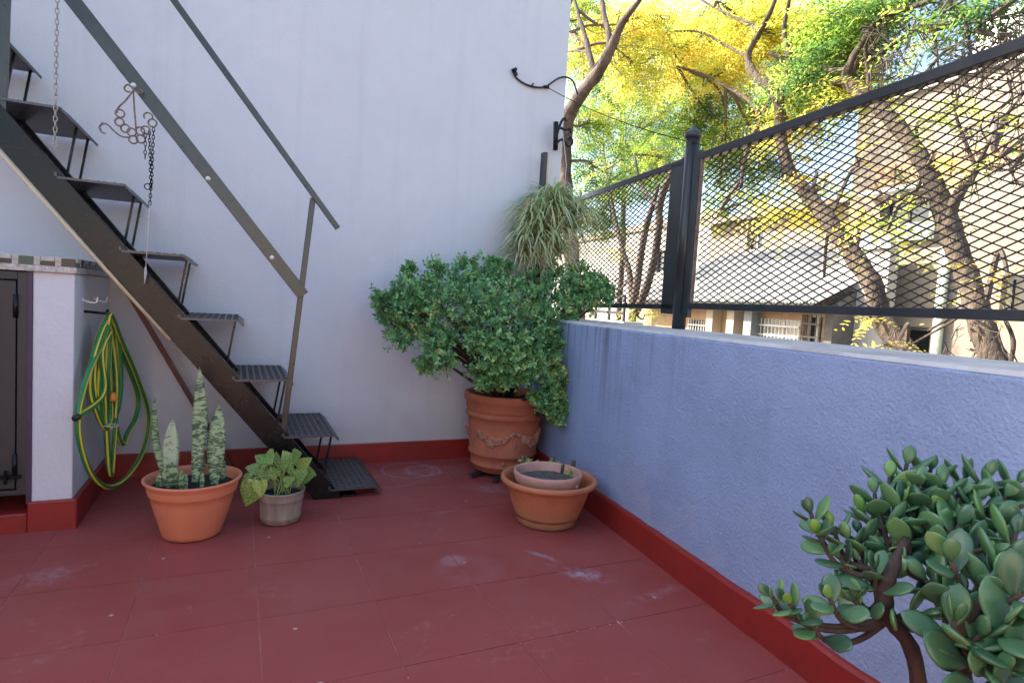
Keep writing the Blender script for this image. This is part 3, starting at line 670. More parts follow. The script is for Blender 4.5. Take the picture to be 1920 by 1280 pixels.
part('soil', MB().disc((cB[0], cB[1], z0+.54), .288, 32, 0, .02), M['soil'], bp_, True)
rel = MB()
def onpot(t, z): r = .267+(z-z0-.156)/.224*.02+.003; return np.array([cB[0]+r*math.cos(t), cB[1]+r*math.sin(t), z])
for sw in range(5):
    ta = -2.75+sw*1.15; tb_ = ta+1.0
    for i in range(26):
        u = i/25; t = ta+(tb_-ta)*u; z = z0+.335-.075*math.sin(u*math.pi)
        for q in range(4 if .15 < u < .85 else 1):
            c = onpot(t+rnd.uniform(-.02, .02), z+rnd.uniform(-.034, .034)*math.sin(u*math.pi)); r = rnd.uniform(.011, .021)
            rel.lathe(c-np.array([0, 0, r]), [(0, 0), (r*.8, r*.4), (r, r), (r*.8, r*1.6), (0, 2*r)], 7)
    for q in range(6): c = onpot(ta-.06, z0+.34-q*.022); r = .010; rel.lathe(c-np.array([0, 0, r]), [(0, 0), (r*.8, r*.4), (r, r), (r*.8, r*1.6), (0, 2*r)], 7)
ctm = onpot(-1.95, z0+.095); rel.lathe(ctm-np.array([0, 0, .018]), [(0, 0), (.012, .006), (.017, .018), (.012, .03), (0, .036)], 10)
part('garland', rel, M['relief'], bp_, True, kind='stuff')

def leaf_cloud(clumps, leaf, lw, fn_tw, per, seed, flat=.3, up=.25, Lr=(.6, 1.4), tw_leaves=9):
    """clumps: (centre, radius, tint). Twigs radiate from each clump centre and carry pairs of small folded leaves."""
    r_ = np.random.RandomState(seed); V = []; F = []; T = []; tw = []
    for (c, R, tint) in clumps:
        c = np.array(c, float)
        for _ in range(per(R)):
            d = r_.normal(size=3); d[2] += up; d /= np.linalg.norm(d)
            s0 = c+d*R*r_.uniform(.1, .45); e0 = c+d*R*(r_.uniform(.75, 1.12) if r_.rand() < .8 else r_.uniform(1.15, 1.6))
            tw.append((s0, e0)); n = tw_leaves; g_ = np.clip(tint+r_.normal()*.20, 0, 1)
            a = np.cross(d, r_.normal(size=3)); a /= np.linalg.norm(a); b = np.cross(d, a)
            for k in range(n):
                t = (k+.5)/n; p = s0+(e0-s0)*t; th = k*2.4+r_.uniform(0, .5)
                sd = a*math.cos(th)+b*math.sin(th); dr_ = sd*.85+d*.6+np.array([0, 0, .15]); dr_ /= np.linalg.norm(dr_)
                L = leaf*r_.uniform(*Lr); w = L*lw; s = np.cross(dr_, d+r_.normal(size=3)*.4); s /= np.linalg.norm(s)+1e-9; nn = np.cross(s, dr_)
                i0 = len(V)
                V += [p, p+dr_*L*.5-s*w*.5+nn*L*.06, p+dr_*L, p+dr_*L*.5+s*w*.5+nn*L*.06, p+dr_*L*.5]
                F += [(i0, i0+4, i0+1), (i0+1, i0+4, i0+2), (i0+2, i0+4, i0+3), (i0+3, i0+4, i0)]
                v = float(np.clip(g_+r_.normal()*.08, 0, 1)); T += [v]*4
    mb = MB(); mb.v = V; mb.f = F; mb.m = [0]*len(F); return mb, T, tw
bush_px = [  # px, py, radius px, depth y
 (735,565,34,4.1),(722,585,26,4.15),(740,610,34,4.15),(762,530,24,4.2),(770,560,38,4.05),(790,590,40,4.1),(805,545,40,4.2),(815,510,26,4.25),(765,615,28,4.2),(712,562,16,4.1),(765,505,14,4.2),
 (830,575,42,4.0),(850,535,40,4.2),(875,505,30,4.3),(880,555,42,4.0),(870,600,40,4.0),(905,525,38,4.3),(925,500,22,4.35),(930,565,44,4.0),(915,610,40,3.9),(955,545,38,4.2),(945,505,22,4.4),
 (965,590,44,3.95),(1000,565,38,4.15),(990,530,28,4.4),(1035,550,36,4.2),(1040,515,26,4.35),(1070,540,36,4.2),(1090,515,28,4.3),(1115,535,32,4.2),(1130,555,24,4.1),(1100,565,30,4.15),(1060,575,30,4.1),(1020,595,34,4.0),
 (805,625,26,4.0),(810,660,34,3.95),(835,680,26,3.95),(800,690,20,4.0),(838,636,22,4.0),(925,712,20,3.98),(955,706,22,3.95),(985,704,22,3.98),(902,704,20,3.95),
 (890,640,30,3.9),(905,700,28,3.85),(930,690,34,3.8),(925,650,38,3.85),(960,640,40,3.8),(965,685,36,3.75),(1000,640,38,3.85),(1000,680,34,3.8),(1030,625,30,4.0),(1040,650,28,3.95),(1035,690,28,3.85),
 (1030,725,28,3.8),(1055,715,26,3.85),(1060,745,26,3.85),(1040,770,22,3.8),(1078,738,18,3.9),(1020,755,18,3.75),(1045,790,14,3.8),(1105,550,30,4.1),(1135,540,20,4.15),(1085,560,28,4.15),(1065,600,22,4.1),(905,716,18,3.86),(950,712,20,3.8),(925,668,30,3.8),(780,575,34,4.1),(750,640,20,4.1),(1060,760,22,3.8),(1085,745,16,3.85),(1075,715,18,3.9),(985,712,18,3.8),(1000,745,12,3.8)]
cl = []
for x, y, r, Y in bush_px:
    c = atY(x, y, Y); d = float(np.dot(c-EYE, FWD)); cl.append((c, r*d/FOC*.93, .35+.25*nr.rand()+(.12 if y > 640 else 0)))
mbf, Tn_, tw = leaf_cloud(cl, .031, .60, None, lambda R: int(13+R*225), 5, tw_leaves=11)
part('foliage', mbf, M['bush'], bp_, True, tint=Tn_, kind='stuff')
br = MB(); root = np.array([cB[0]-.02, cB[1]-.02, z0+.52])
for i, (c, R, t) in enumerate(cl):
    if i % 2 == 0 or R > .12:
        m1 = root*.6+c*.4; m1[2] += .08*(c[2] > 1); b0 = root+nr.normal(size=3)*.03; b0[2] = z0+.50
        br.tube(smooth_path([b0, m1, c*.95+root*.05, c], 4), list(np.linspace(.018, .005, 13)), 6)
for a, b in tw[::3]: br.tube([a, b], [.004, .002], 4)
part('branches', br, M['stem'], bp_, True)

# bowl with a nested pot of cut stumps
cW = (1.80, 3.20, 0)
bo = solo('terracotta_bowl', MB().lathe(cW, [(0, .004), (.178, .004), (.188, .012), (.192, .03), (.232, .14), (.262, .235), (.272, .245), (.292, .252), (.303, .266), (.302, .282), (.290, .290), (.276, .286), (.266, .262), (.238, .17), (.20, .05), (0, .045)], 64), M['bowl'], cW, 'wide open terracotta bowl with darker base in front of the parapet', 'bowl', True)
cI = (1.80, 3.215, .05)
ip = thing('nested_pot', cI, 'dusty pink terracotta pot of cut dry stems sitting inside the wide bowl', 'pot')
part('pot', MB().lathe((cI[0], cI[1], 0), [(0, .052), (.15, .052), (.155, .07), (.190, .235), (.198, .245), (.206, .262), (.2165, .300), (.2165, .318), (.206, .322), (.198, .31), (.190, .26), (.17, .2)], 56), M['terra3'], ip, True)
sdm = MB().disc((cI[0], cI[1], .262), .194, 32, 0, .022); part('soil', sdm, M['drysoil'], ip, True)
for px, py, r, h in ((1074, 873, .016, .075), (1054, 876, .011, .06), (1037, 870, .009, .09)):
    c = atZ(px, py, .30); part('cut_stem', MB().tube([(c[0], c[1], .25), (c[0]+.003, c[1], .25+h*.6), (c[0]+.005, c[1], .26+h)], [r, r, r*.95], 10), simple('cut_stem', (.05, .07, .02), (.12, .09, .04), 30, .8, .3, .002), ip, True)
wd, wt, _ = leaf_cloud([(atZ(1000, 870, .27), .03, .9), (atZ(1040, 868, .30), .035, .8), (atZ(1070, 888, .27), .03, .8), (atZ(985, 866, .27), .025, 1.)], .03, .5, None, lambda R: 7, 3, tw_leaves=4)
part('weeds', wd, M['bush'], ip, True, tint=wt)
part('sticker', MB().box((-.014, -.001, -.016), (.014, .001, .016)), M['white'], ip)
stk = col.objects[-1]; stk.data.transform(Matrix.Translation(Vector([c*K for c in BASE[ip]])))
ps = atY(1080, 900, 3.20); an = math.atan2(-1, .22); stk.location = [((cI[0]+.207*math.cos(an+.35))-BASE[ip][0])*K, ((cI[1]+.207*math.sin(an+.35))-BASE[ip][1])*K, (.268-BASE[ip][2])*K]; stk.rotation_euler = (0, 0, an+.35+math.pi/2)

# ------------------------------------------------------------------ spider plant on a bracket in the corner
bk = thing('iron_wall_bracket', (2.40, 4.74, 2.6), 'dark scrolled iron bracket on the wall end above the spider plant', 'bracket')
bm = MB()
bm.bar(atY(1042, 229, 4.70), atY(1041, 282, 4.70), .03, .045, (0, 1, 0))
for p in ([(1042, 262), (1048, 240), (1054, 226), (1059, 222), (1062, 228)], [(1043, 270), (1052, 262), (1060, 268), (1066, 275), (1073, 268), (1070, 258), (1064, 262)], [(1042, 246), (1050, 240), (1060, 244), (1068, 242), (1071, 250)]):
    bm.tube(curve_px(p, 4.62, 5), .011, 6)
part('scroll', bm, M['steel'], bk, True)
cpst = thing('corner_post', (2.36, 4.62, 1.24), 'black steel post on the parapet against the white wall, behind the spider plant', 'post')
part('post', MB().box((2.338, 4.60, 1.238), (2.375, 4.66, 2.66)), M['post'], cpst, bevel=.003)
part('post_edge', MB().box((2.377, 4.61, 1.238), (2.397, 4.66, 2.65)), M['palewood'], cpst)
cH = atY(1040, 408, 4.50)
sh = thing('hanging_spider_plant', tuple(cH), 'pale drooping spider plant in a small hanging terracotta pot beside the white wall', 'hanging plant')
part('pot', MB().lathe((cH[0], cH[1], cH[2]-.09), [(0, 0), (.05, 0), (.056, .01), (.075, .13), (.082, .14), (.084, .165), (.076, .165), (.07, .14), (0, .13)], 28), M['terra'], sh, True)
part('cord', MB().tube([atY(1055, 246, 4.62), atY(1062, 310, 4.56), cH+np.array([.07, 0, .07])], .0035, 5), M['cord'], sh)
part('cord', MB().tube([atY(1037, 228, 4.62), atY(1036, 276, 4.6), cH+np.array([-.07, 0, .07])], .0035, 5), M['cord'], sh)
def spider(origins, n, L0, L1, seed, tint0):
    r_ = np.random.RandomState(seed); V = []; F = []; T = []
    for o_, k in origins:
        for _ in range(int(n*k)):
            th = r_.uniform(0, 2*math.pi); L = r_.uniform(L0, L1); el = r_.uniform(.1, 1.25); o = o_+r_.normal(size=3)*.03
            h = np.array([math.cos(th), math.sin(th), 0]); d = h*math.cos(el)+np.array([0, 0, math.sin(el)])
            p = o.copy(); v = d*L/9; w = r_.uniform(.0065, .012); s = np.cross(h, (0, 0, 1)); i0 = len(V); tt = float(np.clip(tint0+r_.normal()*.28, 0, 1))
            for i in range(10):
                ww = w*(1-(i/9)**2)+.0008; V += [p-s*ww, p+s*ww]; p = p+v; v = v*.98+np.array([0, 0, -L*.019]); 
                if p[1] > 4.73: p[1] = 4.73
                if i: j = i0+2*i; F.append((j-2, j-1, j+1, j)); T.append(tt)
    mb = MB(); mb.v = V; mb.f = F; mb.m = [0]*len(F); return mb, T
ct = cH+np.array([0, .07, .085])
m1, t1 = spider([(ct, 1)], 430, .30, .66, 3, .45); part('foliage', m1, M['spider'], sh, True, tint=t1, kind='stuff')
lows = [(atY(x, y, 4.42), k) for x, y, k in ((1005, 425, 1), (1035, 440, .9), (985, 450, 1), (1015, 465, 1.1), (1070, 430, .8), (995, 400, .8), (1085, 400, .5), (980, 475, .8), (1005, 480, .8), (1045, 470, .8))]
m2, t2 = spider(lows, 140, .18, .42, 9, .66); part('plantlets', m2, M['spider'], sh, True, tint=t2, kind='stuff')
rn = MB()
for o_, k in lows:
    rn.tube(smooth_path([ct, (ct+o_)/2+np.array([nr.uniform(-.1, .1), -.05, .12]), o_], 5), .003, 4)
part('runners', rn, M['spider'], sh, tint=[.9]*len(rn.f))

# ------------------------------------------------------------------ wall cable, anchor and wire
wc = thing('wall_cable', (2.2, 4.75, 3.3), 'short black cable looping from an iron anchor on the white wall towards the trees', 'cable')
part('cable', MB().tube(smooth_path([atY(x, y, 4.745) for x, y in ((962, 132), (968, 146), (985, 158), (1005, 164), (1022, 163))]+[atY(x, y, 4.72) for x, y in ((1035, 155), (1048, 147), (1062, 145))]+[atY(x, y, 4.9) for x, y in ((1074, 152), (1080, 168), (1083, 178))], 5), .0085, 6), M['rubber'], wc, True)
part('anchor', MB().bar(atY(962, 129, 4.74), atY(968, 143, 4.74), .03, .02, (0, 1, 0)).tube([atY(965, 134, 4.76), atY(967, 130, 4.70)], .015, 8).tube([atY(1020, 163, 4.76), atY(1028, 164, 4.71)], .015, 8).tube([atY(1000, 157, 4.76), atY(998, 160, 4.71)], .008, 6), M['steel'], wc)
w0 = atY(1026, 164, 4.72); w1 = W(3.08+.15, 2.36, 2.42)
P = [w0+(w1-w0)*t+np.array([0, 0, -.05*4*t*(1-t)]) for t in np.linspace(0, 1, 12)]
solo('guy_wire', MB().tube(P, .0035, 5), M['steel'], tuple(w1), 'thin dark wire strung from the wall anchor down to the round fence post', 'wire')

# ------------------------------------------------------------------ fence on the parapet
fc = thing('mesh_fence', tuple(W(3.0, 2.36, 1.24)), 'black steel fence of expanded mesh panels with a round capped post on the parapet', 'fence')
WF = 2.36
def uu(px, py): return uz(px, py, WF)
u_post = uu(1281, 500)[0]
part('post', MB().tube([W(u_post, WF, 1.238), W(u_post, WF, 2.50)], .045, 20), M['post'], fc, True)
part('post_cap', MB().lathe(W(u_post, WF, 2.50), [(.045, -.002), (.054, 0), (.055, .03), (.045, .04), (.025, .055), (.012, .075), (0, .08)], 20), M['post'], fc, True)
# flanking uprights of the two frames and the wide flat plate beside the post
uL1 = u_post+.062; uR0 = u_post-.062
ztl = uu(1262, 312)[1]; 
part('plate', MB().box((uL1-.01, WF-.02, 1.345), (uL1+.135, WF+.006, 2.36), 0, W), M['post'], fc, bevel=.003)
part('plate', MB().box((uR0-.055, WF-.022, 1.330), (uR0+.010, WF+.010, 2.40), 0, W), M['post'], fc, bevel=.003)
def zt(px, py): return uu(px, py)
# panel rails traced at both ends
uRt0, zRt0 = uu(1328, 290); uRt1, zRt1 = uu(1920, 84)
uRb0, zRb0 = uu(1305, 574); uRb1, zRb1 = uu(1920, 592)
def lin(u, ua, za, ub, zb): return za+(zb-za)*(u-ua)/(ub-ua)
uEnd = -2.6
topR = lambda u: lin(u, uRt0, zRt0, uRt1, zRt1); botR = lambda u: lin(u, uRb0, zRb0, uRb1, zRb1)
part('top_rail', MB().bar(W(uR0, WF, topR(uR0)), W(uEnd, WF, topR(uEnd)), .045, .048), M['post'], fc, bevel=.004)
part('bottom_rail', MB().bar(W(uR0, WF, botR(uR0)), W(uEnd, WF, botR(uEnd)), .045, .040), M['post'], fc, bevel=.004)
ul0, zl0 = uu(1262, 312); ul1, zl1 = uu(1108, 366); ub0, zb0 = uu(1258, 575); ub1, zb1 = uu(1140, 573)
uEndL = 5.3
topL = lambda u: lin(u, ul0, zl0, ul1, zl1); botL = lambda u: lin(u, ub0, zb0, ub1, zb1)
part('top_rail', MB().bar(W(uL1, WF, topL(uL1)), W(uEndL, WF, topL(uEndL)), .04, .045), M['post'], fc, bevel=.004)
part('bottom_rail', MB().bar(W(uL1, WF, botL(uL1)), W(uEndL, WF, botL(uEndL)), .04, .036), M['post'], fc, bevel=.004)
part('inner_frame', MB().bar(W(uR0-.075, WF-.012, botR(uR0)+.02), W(uR0-.075, WF-.012, topR(uR0)-.02), .020, .014, (1, 0, 0)), M['rust'], fc)
for up_ in (uEnd,):
    part('post', MB().tube([W(up_, WF, 1.238), W(up_, WF, 2.48)], .045, 16), M['post'], fc, True)
def diamond_mesh(u0, u1, bot, top, cw, chh, wire, phase=0):
    mb = MB(); du = cw; s = chh/cw
    ua, ub = min(u0, u1), max(u0, u1); H_ = max(top(ua), top(ub))-min(bot(ua), bot(ub)); zb = min(bot(ua), bot(ub))
    N_ = int((ub-ua)/du)+int(H_/chh)+3
    for sgn in (1, -1):
        for k in range(-int(H_/chh)-2, N_):
            c0 = (ua if sgn > 0 else ub) + 0
            # line z = zb + s*sgn*(u-uc)
            uc = ua+phase+k*du if sgn > 0 else ua+phase+k*du
            pts = []
            for t in np.linspace(0, 1, 60):
                z = zb+t*H_; u = uc+sgn*(z-zb)/s
                if ua <= u <= ub and bot(u) <= z <= top(u): pts.append((u, z))
            if len(pts) >= 2:
                a, b = pts[0], pts[-1]
                # slightly wavy strand as expanded steel has
                L = math.hypot(b[0]-a[0], b[1]-a[1]); n = max(1, int(L/(math.hypot(cw, chh)/2)))
                for off in (0,):
                    mb.bar(W(a[0], WF+sgn*.0025, a[1]), W(b[0], WF+sgn*.0025, b[1]), wire*1.5, wire, (0, 0, 1))
    return mb
part('mesh_panel', diamond_mesh(uEnd, uR0-.075, botR, topR, .0835, .0385, .0046), M['mesh'], fc)
part('mesh_panel', diamond_mesh(uL1+.12, uEndL, botL, topL, .0835, .0385, .0044, .02), M['mesh'], fc)

# ------------------------------------------------------------------ jade plant, bottom right
cJ = np.array([1.50, .72, 0.])
jp = thing('jade_plant', tuple(cJ), 'large jade plant with thick glossy leaves at the bottom right corner', 'potted plant')
part('pot', MB().lathe((cJ[0], cJ[1], 0), [(0, .003), (.14, .003), (.15, .02), (.20, .30), (.205, .33), (.225, .335), (.23, .385), (.215, .385), (.20, .34), (0, .335)], 40), M['terra'], jp, True)
part('soil', MB().disc((cJ[0], cJ[1], .345), .2, 24, 0, .015), M['soil'], jp, True)
def jade_leaf(mat):
    mb = MB(); n = 9; m_ = 10
    # obovate thick leaf along +Y, thickness in Z
    for i in range(n+1):
        t = i/n; y = t; w = .30*(math.sin(math.pi*min(1, t**1.25*1.0))**.62 if 0 < t < 1 else .0)
        w = max(w, .045 if t == 0 else .004); th = .085*(math.sin(math.pi*min(.999, max(t, .02))))**.6+.006; zc = .16*(t-.1)**2-.05
        for k in range(m_):
            a = 2*math.pi*k/m_; mb.v.append((w*math.cos(a), y, zc+th*math.sin(a)*.9+.10*(w*math.cos(a))**2*4))
    for i in range(n):
        for k in range(m_): mb.f.append((i*m_+k, i*m_+(k+1) % m_, (i+1)*m_+(k+1) % m_, (i+1)*m_+k)); mb.m.append(0)
    mb.f.append(tuple(reversed(range(m_)))); mb.m.append(0); mb.f.append(tuple(n*m_+k for k in range(m_))); mb.m.append(0)
    return mesh_from('leaf', mb, mat, (0, 0, 0), True)
jl, jn = jade_leaf(M['jade']), jade_leaf(M['jadenew'])
def J(px, py, d): r = ray(px, py); return EYE+r*d
# rosette tips: px, py, distance, leaf length, stem parent index
nodes = {'r': J(1745, 1330, 1.30), 'a': J(1715, 1235, 1.30), 'b': J(1668, 1160, 1.30), 'c': J(1660, 1110, 1.30), 'd': J(1672, 1070, 1.30), 'e': J(1700, 1010, 1.34), 'k': J(1850, 1330, 1.15), 'm': J(1800, 1190, 1.2), 'n': J(1860, 1100, 1.2), 'o': J(1780, 1000, 1.36)}
nodes['r'] = np.array([cJ[0]-.06, cJ[1]+.02, .35]); nodes['k'] = np.array([cJ[0]+.05, cJ[1]-.02, .35])
stems = [('r', 'a', .025, .020), ('a', 'b', .020, .020), ('b', 'c', .020, .022), ('c', 'd', .021, .018), ('d', 'e', .02, .015), ('k', 'm', .026, .02), ('m', 'n', .02, .016), ('n', 'o', .018, .014)]
tips = [(1448,1118,1.32,.055,'b'),(1480,1130,1.30,.06,'b'),(1520,1170,1.30,.062,'b'),(1555,1120,1.28,.06,'b'),(1600,1125,1.32,.055,'c'),(1585,1090,1.36,.05,'c'),
 (1520,962,1.42,.062,'d'),(1560,985,1.42,.065,'d'),(1535,1000,1.38,.06,'d'),(1575,1045,1.36,.06,'d'),(1610,1050,1.36,.055,'d'),(1590,1010,1.40,.062,'d'),(1640,1065,1.30,.065,'c'),
 (1668,895,1.48,.07,'e'),(1700,870,1.50,.068,'e'),(1640,925,1.46,.07,'e'),(1720,910,1.46,.068,'e'),(1690,940,1.42,.072,'e'),(1650,970,1.42,.07,'e'),(1745,955,1.42,.075,'e'),(1620,960,1.46,.065,'e'),
 (1765,910,1.46,.07,'o'),(1800,930,1.44,.072,'o'),(1850,895,1.46,.07,'o'),(1835,935,1.42,.075,'o'),(1885,930,1.42,.075,'o'),(1910,905,1.46,.07,'o'),(1870,975,1.36,.08,'o'),(1800,985,1.36,.08,'o'),(1730,1000,1.38,.078,'o'),(1760,1040,1.32,.085,'o'),
 (1700,1050,1.36,.075,'e'),(1690,1030,1.34,.075,'e'),(1840,1030,1.28,.085,'o'),(1905,1000,1.30,.085,'n'),(1900,1060,1.22,.09,'n'),(1782,1048,1.22,.095,'n'),(1920,1110,1.12,.095,'n'),(1860,1080,1.22,.09,'n'),(1735,1085,1.28,.075,'n'),
 (1790,1160,1.16,.088,'m'),(1840,1190,1.15,.088,'m'),(1770,1110,1.24,.08,'m'),(1890,1170,1.12,.09,'m'),(1870,1240,1.12,.088,'m'),(1925,1230,1.1,.09,'m'),(1900,1300,1.1,.09,'m'),(1730,1150,1.26,.07,'c'),(1830,1090,1.24,.08,'n'),(1880,1020,1.32,.078,'n'),(1660,1000,1.42,.065,'e'),(1720,970,1.44,.066,'e'),(1790,960,1.44,.07,'o'),(1610,1000,1.42,.06,'d'),(1850,960,1.42,.07,'o'),(1900,955,1.42,.07,'o'),(1820,1000,1.38,.072,'o'),(1760,990,1.42,.07,'o'),(1770,1070,1.34,.07,'o'),(1700,985,1.44,.066,'e'),(1660,1030,1.38,.06,'e'),(1680,920,1.48,.065,'e'),(1745,880,1.5,.066,'e'),(1810,895,1.5,.068,'o'),(1870,1050,1.34,.072,'n'),(1915,1150,1.2,.08,'n'),(1850,1140,1.24,.078,'n'),(1745,930,1.46,.066,'o')]
sm = MB()
for chain_, rads in ((('r', 'a', 'b', 'c', 'd', 'e'), (.020, .0165, .0155, .017, .014, .010)), (('k', 'm', 'n', 'o'), (.020, .016, .013, .009))):
    Q = smooth_path([nodes[q] for q in chain_], 6); RR = np.interp(np.linspace(0, len(rads)-1, len(Q)), range(len(rads)), rads)
    sm.tube(Q, [r*(1+.07*math.sin(i*2.1)) for i, r in enumerate(RR)], 14)
jade_all = []
nl = 0; jr = random.Random(5)
for px, py, d, L, pn in tips:
    c = J(px, py, d); src = nodes[pn]; axis = c-src; axis /= np.linalg.norm(axis); up_ = np.array([0, 0, 1.])
    ax = axis*.55+up_*.55-FWD*.15; ax /= np.linalg.norm(ax)
    st_ = c-ax*L*1.2
    sm.tube(smooth_path([src, (src+st_)/2+np.array([0, 0, -.02]), st_, c], 4), list(np.linspace(.0078, .0048, 13)), 7)
    e1 = np.cross(ax, (0.3, .2, 1)); e1 /= np.linalg.norm(e1); e2 = np.cross(ax, e1)
    npair = 2 if px % 3 == 0 else 3
    for k in range(npair):
        for s in (0, 1):
            th = k*math.pi/2+s*math.pi+jr.uniform(-.25, .25); lean = (.35, .95, 1.35)[k]+jr.uniform(-.12, .12)
            sd = e1*math.cos(th)+e2*math.sin(th); dv = ax*math.cos(lean)+sd*math.sin(lean)
            pos = c-ax*L*(.0, .30, .75)[k]
            sc = L*(.68, 1.05, 1.18)[k]*jr.uniform(.85, 1.15)
            new = (k == 0 and jr.random() < .12)
            jade_all.append((jn if new else jl, pos, orient(dv, ax+sd*-.3+np.array([jr.uniform(-.45, .45) for _ in range(3)])), (sc*jr.uniform(.78, 1.12), sc, sc*jr.uniform(.8, 1.2)))); nl += 1
part('stems', sm, M['stem'], jp, True)
jade_all.sort(key=lambda q: float(np.linalg.norm(q[1]-EYE)))
for me_, pos, q_, sc in jade_all[:300]: child_inst('leaf', me_, jp, pos, q_, sc)
rest = MB()
for me_, pos, q_, sc in jade_all[300:]:
    b0 = len(rest.v); Mx = Matrix.Translation(Vector(pos)) @ q_.to_matrix().to_4x4() @ Matrix.Diagonal((*sc, 1))
    rest.v += [tuple(Mx @ (v.co/K)) for v in me_.vertices]; rest.f += [tuple(b0+i for i in p.vertices) for p in me_.polygons]; rest.m += [0]*len(me_.polygons)
if rest.v: part('far_leaves', rest, M['jade'], jp, True, kind='stuff')

# ================================================================== beyond the fence
def skel(mb, pts, widths, w, n=5, wob=0, ws=None):
    """trunk or limb traced as pixel points standing on a plane w units off the terrace; widths in pixels become radii there"""
    P = []; R = []
    for i, ((x, y), wd_) in enumerate(zip(pts, widths)):
        ww = w if ws is None else ws[i]
        p = atW(x, y, ww); P.append(p); R.append(wd_/2*float(np.dot(p-EYE, FWD))/FOC)
    Q = smooth_path(P, n); RR = list(np.interp(np.linspace(0, len(R)-1, len(Q)), range(len(R)), R))
    if wob:
        for q in range(len(Q)): RR[q] *= 1+wob*math.sin(q*1.7)*.5+nr.uniform(-wob, wob)*.4
    mb.tube(Q, RR, 9); return Q
def fronds(blobs, seed, L0=.34, L1=.6, nleaf=8, lf=.074, lw=.36, droop=.5):
    """feathery compound leaves: each frond is a drooping rachis with paired leaflets"""
    r_ = np.random.RandomState(seed); V = []; F = []; T = []; tips = []
    for (x, y, rx, ry, w, n, tint) in blobs:
        c = atW(x, y, w); s = float(np.dot(c-EYE, FWD))/FOC
        nb = max(1, int(n*(1.25 if tint > .7 else 1.6))//7)
        for b in range(nb):
            # a bunch of fronds from one twig end
            while True:
                q = r_.uniform(-1, 1, 3)
                if (q**2).sum() < 1: break
            o = c+RIGHT*q[0]*rx*s+UP*q[1]*ry*s+FWD*q[2]*(rx+ry)*.6*s; tips.append((o, c))
            tb = np.clip(tint-.10+r_.normal()*.20, 0, 1)
            for k in range(7):
                th = r_.uniform(0, 2*math.pi); el = r_.uniform(-.5, .7); L = r_.uniform(L0, L1)
                d = np.array([math.cos(th)*math.cos(el), math.sin(th)*math.cos(el), math.sin(el)]); v = d*L/nleaf; p = o.copy()
                g_ = np.array([0, 0, -L*droop/nleaf/5]); tt = np.clip(tb+r_.normal()*.07, 0, 1)
                sd = np.cross(d, (0, 0, 1)); sd /= np.linalg.norm(sd)+1e-9; roll = r_.uniform(-.8, .8); nu = np.cross(sd, d); sd = sd*math.cos(roll)+nu*math.sin(roll)
                for i in range(nleaf):
                    p = p+v; v = v+g_; dn = v/np.linalg.norm(v); sz = lf*(1-.5*abs(i/nleaf-.4))*r_.uniform(.8, 1.2)
                    for sg in (-1, 1):
                        if r_.rand() < .08: continue
                        dl = sd*sg*.85+dn*.5+r_.normal(size=3)*.12; cw_ = np.cross(dl, nu if False else np.cross(sd, dn)); cw_ = cw_/(np.linalg.norm(cw_)+1e-9)*sz*lw
                        i0 = len(V); V += [p, p+dl*sz*.5-cw_*.5, p+dl*sz, p+dl*sz*.5+cw_*.5]; F.append((i0, i0+1, i0+2, i0+3)); T.append(float(np.clip(tt+r_.normal()*.04, 0, 1)))
    mb = MB(); mb.v = V; mb.f = F; mb.m = [0]*len(F); return mb, T, tips
